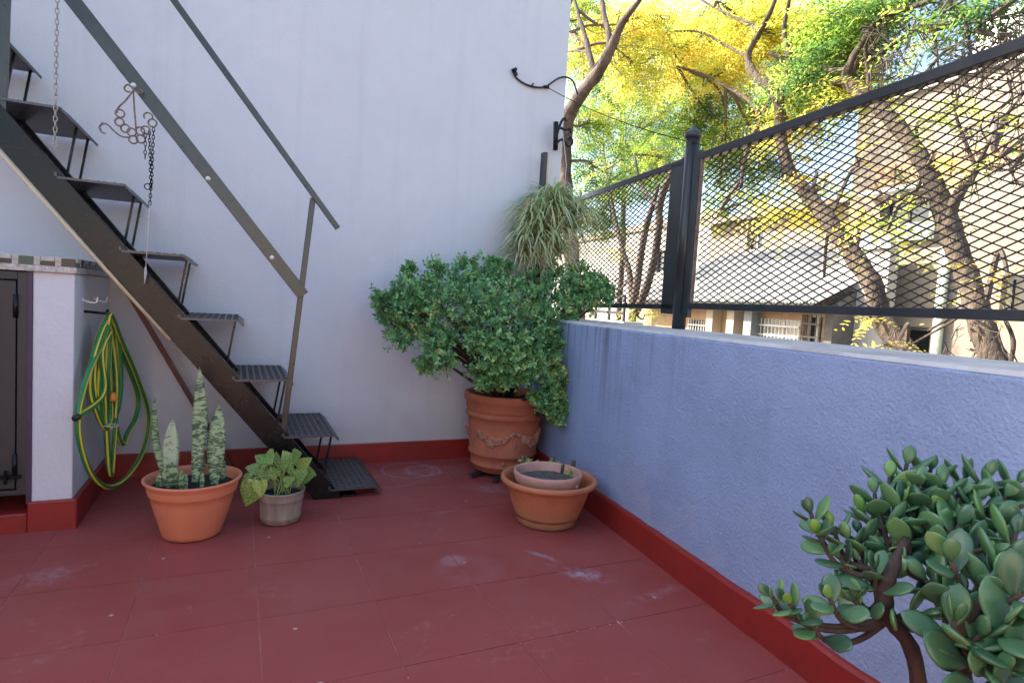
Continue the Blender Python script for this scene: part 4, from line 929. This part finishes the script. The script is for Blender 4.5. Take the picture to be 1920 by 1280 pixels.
def tree(name, base_px, w, label, bark, limbs, blobs, seed, group='street trees beyond the fence', twigs=True, bare=(), **kw):
    b = atW(base_px[0], base_px[1], w); base = (b[0], b[1], -5.0)
    t = thing(name, base, label, 'tree', group)
    tr = MB(); paths = []
    for pts, wd_, ws in limbs: paths.append(skel(tr, pts, wd_, w, 5, .12, ws))
    # trunk down to the pavement
    p0 = paths[0][0]; d = float(np.dot(p0-EYE, FWD)); r0 = limbs[0][1][0]/2*d/FOC
    q = p0+(p0-paths[0][4])*1.2; q[2] = p0[2]-1.4
    tr.tube(smooth_path([p0+(paths[0][2]-p0)*.5, p0, q, np.array([q[0], q[1], -5.1])], 4), [r0*.99, r0, r0, r0*1.03, r0*1.05, r0*1.08, r0*1.1, r0*1.12, r0*1.15, r0*1.2, r0*1.25, r0*1.35, r0*1.6], 9)
    part('trunk', tr, bark, t, True)
    mb, T, tips = fronds(blobs, seed, **kw)
    part('crown', mb, M['autumn'], t, False, tint=T, kind='stuff')
    for (x0_, y0_, x1_, y1_, nb_, le) in bare:
        bt = MB()
        for _ in range(nb_):
            x = nr.uniform(x0_, x1_); y = nr.uniform(y0_, y1_); a = nr.uniform(-.9, .5) if nr.rand() < .6 else nr.uniform(1.2, 2.2); L = nr.uniform(.4, 1.0)*le; ww = w+nr.uniform(-.3, .5)
            pts = [(x, y), (x+L*.5*math.cos(a)+nr.uniform(-6, 6), y+L*.5*math.sin(a)+nr.uniform(-6, 6)), (x+L*math.cos(a+nr.uniform(-.5, .5)), y+L*math.sin(a+nr.uniform(-.5, .5)))]
            P3 = smooth_path([atW(px_, py_, ww+j*.08) for j, (px_, py_) in enumerate(pts)], 4); bt.tube(P3, list(np.linspace(.008, .0025, len(P3))), 4, 0, False)
            for q in range(4):
                o_ = P3[2+q]; d_ = RIGHT*nr.uniform(-.2, .2)+UP*nr.uniform(-.25, .2)+FWD*nr.uniform(-.1, .1); bt.tube([o_, o_+d_*.5+nr.normal(size=3)*.02, o_+d_], [.005, .004, .002], 4, 0, False)
        part('bare_twigs', bt, M['twig'], t, kind='stuff')
    if twigs:
        tw = MB(); pool = np.array([p for P in paths for p in P]); by = {}
        for (o, c) in tips: by.setdefault(tuple(c), []).append(o)
        for c, os_ in by.items():
            c = np.array(c); dd = ((pool-c)**2).sum(1); dd[pool[:, 2] > c[2]+1.0] += 4; s0 = pool[int(dd.argmin())]
            far = os_[int(np.argmax([np.linalg.norm(o-s0) for o in os_]))]
            limb = smooth_path([s0, s0*.55+c*.45+nr.normal(size=3)*.15, c, far], 6); n_ = len(limb)
            tw.tube(limb, list(np.linspace(.026, .006, n_)), 5, 0, False)
            for o in os_[::2]:
                k = int(np.argmin([np.linalg.norm(o-l) for l in limb])); k = max(0, k-3); s1 = limb[k]
                if np.linalg.norm(o-s1) < 1.4: tw.tube(smooth_path([s1, (s1+o)/2+nr.normal(size=3)*.06, o], 2), [.008, .007, .006, .0045, .003][:5], 4, 0, False)
        part('twigs', tw, M['twig'], t, kind='stuff')
    return t
Yw, Lg, Gr, Dk = .92, .58, .30, .06
tree('autumn_tree', (1075, 560), 3.7, 'leaning mauve-barked tree forking just past the end of the white wall', M['bark2'],
     [([(1080, 600), (1074, 520), (1068, 440), (1060, 360), (1058, 290), (1064, 225), (1086, 182), (1120, 138), (1145, 92), (1166, 45), (1198, 2), (1230, -40)], [34, 32, 30, 28, 27, 27, 25, 23, 19, 14, 9, 6], None),
      ([(1115, 142), (1106, 105), (1096, 65), (1083, 25), (1076, -10)], [13, 11, 9, 7, 5], None),
      ([(1142, 95), (1141, 62), (1132, 25), (1128, -10)], [12, 11, 10, 8], None),
      ([(1112, 128), (1130, 105), (1150, 80)], [4, 4, 3], None), ([(1104, 95), (1085, 72), (1066, 62)], [5, 4, 3], None), ([(1104, 100), (1082, 95), (1064, 97)], [5, 4, 3], None)],
     [(1090, 40, 45, 50, 4.4, 170, Lg), (1150, 60, 60, 50, 4.6, 230, Yw), (1095, 120, 40, 40, 4.6, 150, Lg+.1), (1200, 120, 60, 60, 4.8, 260, .8), (1110, 230, 50, 60, 4.6, 210, .42), (1130, 320, 45, 40, 4.5, 90, Gr), (1210, 30, 50, 40, 4.8, 150, Yw)], 21)
tree('autumn_tree', (1185, 620), 6.6, 'multi-stemmed tree seen through the narrow left mesh panel', M['bark2'],
     [([(1184, 640), (1185, 600), (1186, 560), (1180, 510), (1168, 470), (1158, 430), (1150, 395), (1140, 340)], [15, 15, 14, 11, 9, 8, 7, 4], None),
      ([(1187, 575), (1196, 520), (1203, 470), (1213, 420), (1226, 380), (1235, 345)], [15, 14, 13, 12, 9, 5], None),
      ([(1190, 590), (1212, 540), (1228, 480), (1236, 420), (1237, 385), (1252, 340), (1275, 305), (1300, 270), (1320, 200)], [15, 15, 14, 14, 15, 12, 10, 8, 5], None),
      ([(1237, 392), (1218, 370), (1198, 338), (1190, 290)], [9, 8, 6, 4], None)],
     [(1130, 400, 45, 55, 7.0, 220, Gr-.02), (1180, 330, 70, 55, 7.4, 380, Gr+.1), (1240, 300, 60, 60, 7.4, 320, .45), (1230, 220, 70, 70, 7.8, 420, .42), (1150, 210, 60, 60, 7.6, 260, .55), (1160, 470, 18, 16, 6.6, 24, .8), (1210, 590, 30, 12, 6.8, 30, .6), (1120, 430, 30, 40, 6.9, 60, .4), (1105, 590, 25, 8, 7, 20, .6)], 33)
tree('autumn_tree', (1680, 650), 5.4, 'tree with a thick S-curved trunk behind the middle of the large mesh panel', M['bark'],
     [([(1735, 705), (1690, 648), (1652, 596), (1637, 535), (1602, 482), (1562, 424), (1520, 372), (1482, 322), (1466, 270), (1463, 215), (1452, 172), (1415, 140), (1402, 105), (1425, 60), (1450, 10), (1458, -30)], [40, 40, 38, 36, 34, 31, 27, 23, 20, 20, 20, 16, 13, 11, 8, 6], None),
      ([(1462, 190), (1475, 150), (1480, 110), (1470, 60), (1480, 0)], [18, 14, 12, 9, 6], None),
      ([(1448, 178), (1430, 222), (1408, 262), (1394, 310), (1390, 350)], [9, 9, 9, 8, 6], None),
      ([(1428, 222), (1405, 190), (1370, 168), (1320, 140), (1270, 125)], [7, 6, 5, 4, 3], None),
      ([(1408, 110), (1360, 85), (1310, 60), (1250, 60)], [6, 5, 4, 3], None), ([(1425, 62), (1380, 35), (1340, 15), (1300, -10)], [6, 5, 4, 3], None),
      ([(1560, 424), (1550, 450), (1545, 520)], [7, 6, 5], None)],
     [(1290, 130, 60, 60, 6.2, 330, .95), (1250, 60, 60, 50, 6.4, 250, .8), (1330, 60, 70, 55, 6.2, 330, .88), (1400, 40, 60, 50, 6.0, 290, .9), (1370, 130, 50, 50, 6.2, 250, .85), (1440, 70, 50, 60, 6.0, 270, .92), (1490, 50, 50, 50, 6.0, 240, .85),
      (1340, 220, 70, 50, 6.5, 330, .38), (1430, 230, 50, 50, 6.4, 190, .55), (1500, 190, 40, 40, 5.8, 130, .7), (1480, 250, 35, 30, 5.8, 90, .9), (1370, 290, 50, 35, 6.6, 170, .35), (1350, 350, 45, 35, 6.7, 60, .5), (1430, 365, 40, 30, 6.3, 50, .8), (1340, 410, 25, 30, 6.7, 20, .5), (1440, 310, 40, 28, 6.6, 80, .3), (1510, 130, 40, 35, 5.7, 120, .5), (1540, 160, 40, 35, 5.6, 110, .65), (1550, 90, 35, 45, 5.8, 120, .55),
      (1510, 400, 50, 35, 5.5, 46, .88), (1545, 350, 40, 25, 5.5, 12, .88), (1480, 370, 45, 30, 5.7, 24, .85), (1640, 410, 18, 22, 5.2, 12, .85), (1610, 310, 24, 30, 5.2, 8, .9), (1680, 645, 40, 16, 5.2, 5, .9), (1630, 590, 30, 8, 5.2, 4, .95)], 45)
tree('autumn_tree', (1840, 640), 5.0, 'bare-branched tree with a dark upright trunk near the right end of the large mesh panel', M['bark'],
     [([(1885, 720), (1862, 670), (1838, 600), (1818, 530), (1792, 460), (1775, 410), (1752, 345), (1712, 275), (1662, 215), (1608, 170), (1588, 148), (1598, 115), (1628, 66), (1655, 30), (1710, 14), (1790, -20)], [50, 46, 43, 40, 39, 40, 33, 29, 26, 23, 22, 19, 15, 12, 9, 6], None),
      ([(1778, 400), (1800, 360), (1828, 320), (1838, 300)], [24, 20, 15, 10], None),
      ([(1830, 315), (1808, 262), (1792, 215), (1785, 160)], [8, 7, 5, 3], None), ([(1835, 305), (1865, 250), (1900, 200), (1940, 150)], [8, 6, 5, 4], None), ([(1832, 310), (1880, 320), (1930, 300)], [7, 5, 4], None),
      ([(1620, 120), (1680, 80), (1740, 40), (1800, 5), (1840, -20)], [8, 7, 6, 5, 3], None), ([(1735, 138), (1768, 100), (1800, 80), (1850, 40), (1925, 22)], [7, 6, 5, 4, 3], None),
      ([(1765, 102), (1795, 106), (1815, 112)], [4, 4, 3], None), ([(1622, 195), (1628, 150), (1620, 90)], [7, 7, 5], None), ([(1818, 115), (1815, 60), (1800, 10)], [6, 5, 4], None), ([(1750, 60), (1757, 100), (1760, 140)], [4, 4, 3], None), ([(1680, 90), (1710, 130), (1770, 145)], [4, 3, 2], None),
      ([(1740, 620), (1800, 585), (1850, 560)], [5, 4, 3], None), ([(1640, 690), (1720, 640), (1790, 600), (1830, 575)], [5, 5, 4, 3], None), ([(1890, 700), (1900, 640), (1880, 590)], [8, 8, 6], None), ([(1765, 360), (1720, 380), (1668, 372)], [9, 7, 5], None),
      ([(1700, 80), (1720, 110), (1728, 125)], [3, 2, 2], None), ([(1870, 120), (1875, 70), (1860, 30)], [3, 3, 2], None)],
     [(1570, 40, 60, 40, 5.6, 160, .5), (1600, 90, 45, 40, 5.4, 120, .42), (1640, 20, 60, 30, 5.3, 80, .35), (1600, 160, 40, 26, 5.2, 40, .85), (1560, 130, 40, 35, 5.2, 90, .15), (1700, 12, 70, 22, 5.2, 40, .2), (1650, 65, 40, 25, 5.2, 20, .1), (1780, 18, 60, 20, 5.1, 26, .12), (1870, 18, 60, 18, 5.1, 26, .15), (1830, 60, 40, 14, 5.0, 8, .12), (1740, 60, 40, 30, 5.1, 14, .7),
      (1720, 230, 30, 12, 5.1, 12, .9), (1750, 290, 26, 22, 4.9, 6, .85), (1870, 215, 24, 30, 4.9, 8, .95), (1880, 290, 24, 16, 4.9, 9, .9), (1610, 180, 24, 20, 5.2, 20, .9), (1890, 520, 10, 10, 4.8, 4, 1), (1740, 370, 24, 12, 4.9, 4, .8), (1640, 340, 30, 36, 5.0, 6, .88), (1665, 430, 20, 18, 5.0, 12, .86)], 57, bare=((1600, 10, 1910, 160, 70, 90), (1780, 180, 1910, 360, 14, 90), (1640, 610, 1900, 665, 8, 80)))
tree('autumn_tree', (1395, 560), 11.5, 'green-leaved tree further off behind the round fence post', M['bark2'],
     [([(1168, 420), (1170, 330), (1165, 240), (1170, 150), (1165, 80), (1160, 20)], [9, 9, 9, 8, 7, 5], None), ([(1168, 300), (1215, 260), (1218, 200), (1240, 140)], [6, 7, 6, 4], None)],
     [(1120, 300, 60, 60, 11.5, 160, .35), (1190, 250, 70, 60, 11.5, 220, .4), (1160, 160, 70, 60, 11.5, 240, .62), (1260, 200, 60, 60, 11.6, 220, .5), (1220, 80, 70, 60, 11.6, 220, .7), (1110, 60, 50, 60, 11.5, 160, .6), (1330, 130, 70, 60, 11.8, 190, .7), (1330, 260, 60, 50, 11.8, 220, .35), (1150, 370, 50, 40, 11.4, 90, .25), (1420, 160, 60, 60, 11.8, 150, .7), (1390, 60, 60, 50, 11.8, 120, .8)], 69, lf=.10, L0=.55, L1=.95)

# ------------------------------------------------------------------ buildings across the street
def window(parent, u0, u1, z0_, z1_, w, frame=M['trimg'], pane=M['glass'], cross=True, fw=.07):
    fm = MB()
    for a in ((u0-fw, u0), (u1, u1+fw)): fm.box((a[0], w-.05, z0_-fw), (a[1], w+.02, z1_+fw), 0, W)
    for a in ((z0_-fw, z0_), (z1_, z1_+fw)): fm.box((u0, w-.05, a[0]), (u1, w+.02, a[1]), 0, W)
    if cross: fm.box(((u0+u1)/2-.03, w-.03, z0_), ((u0+u1)/2+.03, w+.01, z1_), 0, W)
    o = part('window', fm, frame, parent)
    part('pane', MB().box((u0, w+.012, z0_), (u1, w+.03, z1_), 0, W), pane, o)
    return o
def UZ(px, py, w): return uz(px, py, w)
WB = 14.0
# right building
uA = UZ(1602, 300, WB)[0]; zTop = UZ(1602, 196, WB)[1]
rb = thing('beige_building', tuple(W(4, WB+2, -5.2)), 'tall weathered beige building filling the right side behind the mesh fence', 'building')
def facade(lo, hi, holes, w, th=.35):
    """wall slab with real openings: split into bands around the holes (all holes listed as u0,u1,z0,z1)"""
    mb = MB(); zs = sorted({lo[1], hi[1], *[h[2] for h in holes], *[h[3] for h in holes]}); 
    for za, zb in zip(zs[:-1], zs[1:]):
        hs_ = sorted([h for h in holes if h[2] < zb-1e-6 and h[3] > za+1e-6]); u = lo[0]
        for h in hs_:
            if h[0] > u: mb.box((u, w, za), (h[0], w+th, zb), 0, W)
            u = h[1]
        if hi[0] > u: mb.box((u, w, za), (hi[0], w+th, zb), 0, W)
    return mb
def hole(px0, px1, py0, py1, w): 
    a = UZ(px0, (py0+py1)/2, w); b = UZ(px1, (py0+py1)/2, w); xm = (px0+px1)/2; return (min(a[0], b[0]), max(a[0], b[0]), UZ(xm, py1, w)[1], UZ(xm, py0, w)[1])
h1 = hole(1650, 1742, 372, 422, WB); h2 = hole(1876, 1960, 515, 590, WB); h3 = hole(1668, 1742, 612, 690, WB)
holes = [h1, h2, h3]
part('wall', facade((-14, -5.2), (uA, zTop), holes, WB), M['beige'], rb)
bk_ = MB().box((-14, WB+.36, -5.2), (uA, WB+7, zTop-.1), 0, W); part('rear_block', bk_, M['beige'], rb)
part('cornice', MB().box((-14, WB-.12, zTop-.25), (uA+.05, WB, zTop), 0, W), M['pale'], rb)
window(rb, h1[0]+.08, h1[1]-.08, h1[2]+.08, h1[3]-.08, WB+.22, M['trimg'])
window(rb, h2[0]+.08, h2[1]-.08, h2[2]+.08, h2[3]-.08, WB+.22, M['trimw'])
window(rb, h3[0]+.08, h3[1]-.08, h3[2]+.08, h3[3]-.08, WB+.22, M['trimg'], M['glass'], False)
part('sill', MB().box((h1[0]-.3, WB-.18, h1[2]-.42), (h1[1]+.5, WB-.002, h1[2]-.05), 0, W), M['trimg'], rb)
part('canopy', MB().box((h1[0]-.2, WB-.5, h1[3]+.12), (h1[1]+.3, WB-.002, h1[3]+.2), 0, W), M['trimw'], rb)
dp = UZ(1772, 560, WB)[0]; part('downpipe', MB().tube([W(dp, WB-.13, -5), W(dp, WB-.13, UZ(1772, 465, WB)[1])], .11, 10), M['pipe'], rb, True)
part('door_frame', MB().box((h3[1], WB-.04, -.6), (h3[1]+.28, WB-.002, h3[3]+.3), 0, W), M['brick'], rb)
nb_ = MB()
for k in range(30):
    uu_ = -9+k*.7
    if uu_ < uA-.5: nb_.box((uu_, WB-.035, zTop-2.4), (uu_+.62, WB-.002, zTop-1.9), 0, W)
part('stone_band', nb_, M['brick'], rb)
# pale stretch of wall between the two buildings
plw = thing('pale_garden_wall', tuple(W(UZ(1600, 620, 13.2)[0], 13.2, -5.2)), 'pale smooth wall between the grey sheet roof and the beige building', 'wall')
ua, ub_ = UZ(1655, 620, 13.2)[0], UZ(1562, 620, 13.2)[0]
part('wall', MB().box((ua, 13.2, -5.2), (ub_, 13.5, UZ(1600, 470, 13.2)[1]), 0, W), M['pale'], plw)
part('coping', MB().box((ua-.05, 13.12, UZ(1600, 470, 13.2)[1]), (ub_+.05, 13.58, UZ(1600, 470, 13.2)[1]+.12), 0, W), M['trimw'], plw)
# low house with sheet roof
WL = 12.5
lh = thing('sheet_roof_house', tuple(W(UZ(1430, 600, WL)[0], WL+2, -5.2)), 'low house with a sloping grey sheet roof and barred windows behind the fence', 'house')
u1_, z1e = UZ(1480, 566, WL-.6); u0_, z0e = UZ(1300, 562, WL-.6)
uR, uLft = UZ(1566, 560, WL)[0], UZ(1270, 560, WL)[0]
zE = UZ(1400, 566, WL-.6)[1]; zRi = UZ(1500, 465, WL+3.6)[1]
n_sh = 26
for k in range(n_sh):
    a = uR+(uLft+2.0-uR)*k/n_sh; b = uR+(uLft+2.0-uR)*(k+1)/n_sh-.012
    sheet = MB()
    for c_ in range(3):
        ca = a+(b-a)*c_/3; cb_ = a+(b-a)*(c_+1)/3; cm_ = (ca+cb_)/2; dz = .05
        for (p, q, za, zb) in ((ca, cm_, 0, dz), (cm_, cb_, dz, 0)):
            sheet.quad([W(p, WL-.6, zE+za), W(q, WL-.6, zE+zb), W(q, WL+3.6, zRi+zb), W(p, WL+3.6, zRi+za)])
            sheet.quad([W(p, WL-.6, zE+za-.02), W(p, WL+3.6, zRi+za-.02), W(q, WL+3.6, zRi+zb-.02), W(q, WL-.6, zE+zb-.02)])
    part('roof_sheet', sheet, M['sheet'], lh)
part('fascia', MB().box((uR, WL-.66, zE-.22), (uLft+2.0, WL-.58, zE-.01), 0, W), M['black'], lh)
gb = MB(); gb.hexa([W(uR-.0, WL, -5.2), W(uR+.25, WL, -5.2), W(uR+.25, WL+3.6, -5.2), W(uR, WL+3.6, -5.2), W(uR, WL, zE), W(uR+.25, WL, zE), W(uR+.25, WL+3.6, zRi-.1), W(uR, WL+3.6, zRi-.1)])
part('gable_wall', gb, simple('shaded_gable_tone', (.10, .09, .08), (.15, .13, .11), 6, .8, .3, .004, 0, True), lh)  # shade on the gable end is put into this dark colour
hs2 = [hole(1292, 1342, 600, 640, WL), hole(1422, 1500, 598, 650, WL), hole(1505, 1540, 590, 660, WL)]
zf = zE-.05
part('wall', facade((uR+.25, -5.2), (uLft+2.0, zf), hs2, WL), M['brick'], lh)
part('rear_wall', MB().box((uR+.25, WL+3.3, -5.2), (uLft+2, WL+3.6, zRi-.15), 0, W), M['cream'], lh)
for i, h in enumerate(hs2):
    o = window(lh, h[0]+.06, h[1]-.06, h[2]+.06, h[3]-.06, WL+.2, M['trimw'] if i else M['black'], M['curtain'] if i == 1 else M['glass'])
    gm = MB()
    n = int((h[1]-h[0])/.13)
    for k in range(n+1): gm.bar(W(h[0]+(h[1]-h[0])*k/max(n, 1), WL-.05, h[2]), W(h[0]+(h[1]-h[0])*k/max(n, 1), WL-.05, h[3]), .022, .022, (1, 0, 0))
    for t in (.25, .4, .75): gm.bar(W(h[0], WL-.06, h[2]+(h[3]-h[2])*t), W(h[1], WL-.06, h[2]+(h[3]-h[2])*t), .04, .05)
    part('grille', gm, M['trimw'] if i < 2 else M['black'], o)
for px in (1345, 1385, 1418):
    u = UZ(px, 620, WL)[0]; part('pillar', MB().box((u-.16, WL-.35, -5.2), (u+.16, WL-.002, zf), 0, W), M['cream'] if px < 1400 else M['trimg'], lh)
part('mast', MB().tube([W(uR+.3, WL+2.6, zRi-1.2), W(uR+.3, WL+2.6, zRi+1.8)], .06, 8), M['trimg'], lh)
# sunlit house behind it with low tiled roof
WC = 19.0
ch_ = thing('cream_house', tuple(W(UZ(1450, 500, WC)[0], WC+2, -5.2)), 'sunlit cream house with a shallow roof behind the grey sheet roof', 'house')
ucl, ucr = UZ(1330, 450, WC)[0], UZ(1600, 450, WC)[0]
hh = [hole(1400, 1430, 430, 470, WC)]
zt_ = UZ(1450, 402, WC)[1]
part('wall', facade((ucr, -5.2), (ucl, zt_), hh, WC), M['cream'], ch_)
window(ch_, hh[0][0]+.08, hh[0][1]-.08, hh[0][2]+.08, hh[0][3]-.08, WC+.2, M['trimw'])
rf = MB(); rf.hexa([W(ucr-.2, WC-.6, zt_-.1), W(ucl+.2, WC-.6, zt_-.1), W(ucl+.2, WC+5, zt_+1.2), W(ucr-.2, WC+5, zt_+1.2), W(ucr-.2, WC-.6, zt_+.12), W(ucl+.2, WC-.6, zt_+.12), W(ucl+.2, WC+5, zt_+1.4), W(ucr-.2, WC+5, zt_+1.4)])
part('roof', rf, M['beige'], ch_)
part('rear_block', MB().box((ucr, WC+.4, -5.2), (ucl, WC+5, zt_-.15), 0, W), M['cream'], ch_)
# long sunlit building at the far left, seen through the narrow mesh panel
WD = 24.0
fb = thing('far_building', tuple(W(UZ(1200, 500, WD)[0], WD+3, -5.2)), 'bright pale building down the street behind the multi-stemmed tree', 'building')
ul_, ur_ = UZ(1085, 500, WD)[0]+6, UZ(1345, 500, WD)[0]
ztd = UZ(1250, 425, WD)[1]
hd = [hole(1230, 1250, 470, 510, WD), hole(1285, 1305, 470, 512, WD), hole(1125, 1138, 520, 548, WD), hole(1230, 1250, 560, 600, WD)]
part('wall', facade((ur_, -5.2), (ul_, ztd), hd, WD), M['pale'], fb)
part('rear_block', MB().box((ur_, WD+.36, -5.2), (ul_, WD+8, ztd-.1), 0, W), M['pale'], fb)
for h in hd: window(fb, h[0]+.05, h[1]-.05, h[2]+.05, h[3]-.05, WD+.2, M['trimg'])
part('parapet', MB().box((ur_-.1, WD-.15, ztd), (ul_, WD+.5, ztd+.5), 0, W), M['cream'], fb)
# white water tank block on the roof of the right building
tkp = W(UZ(1925, 75, WB+2)[0], WB+2, zTop)
tk = MB(); tk.lathe(tuple(tkp), [(0, 0), (1.0, 0), (1.0, 1.3), (.9, 1.5), (.3, 1.8), (0, 1.82)], 28)
solo('water_tank', tk, M['trimw'], tuple(tkp), 'white rounded water tank on the beige roof at the top right corner', 'water tank', True)
# neighbour's terrace wall with a black railing, just past the parapet on the left
nt_ = thing('neighbour_railing', tuple(W(UZ(1125, 600, 5.4)[0], 5.4, .9)), 'low black railing on a pale ledge right behind the bushy pot', 'railing')
ua, za = UZ(1165, 592, 5.4); ub_, zb_ = UZ(1085, 590, 5.4)
part('ledge', MB().box((ua-.1, 5.4, -5.2), (ub_+1.2, 5.8, za-.10), 0, W), M['pale'], nt_)
rl = MB(); rl.bar(W(ua, 5.45, za+.05), W(ub_+1, 5.45, za+.05), .05, .05)
for k in range(6): u = ua+k*(ub_-ua+1)/5; rl.bar(W(u, 5.45, za-.10), W(u, 5.45, za+.35), .04, .04, (1, 0, 0))
rl.bar(W(ua, 5.45, za+.35), W(ub_+1, 5.45, za+.35), .05, .05)
part('railing', rl, M['black'], nt_)
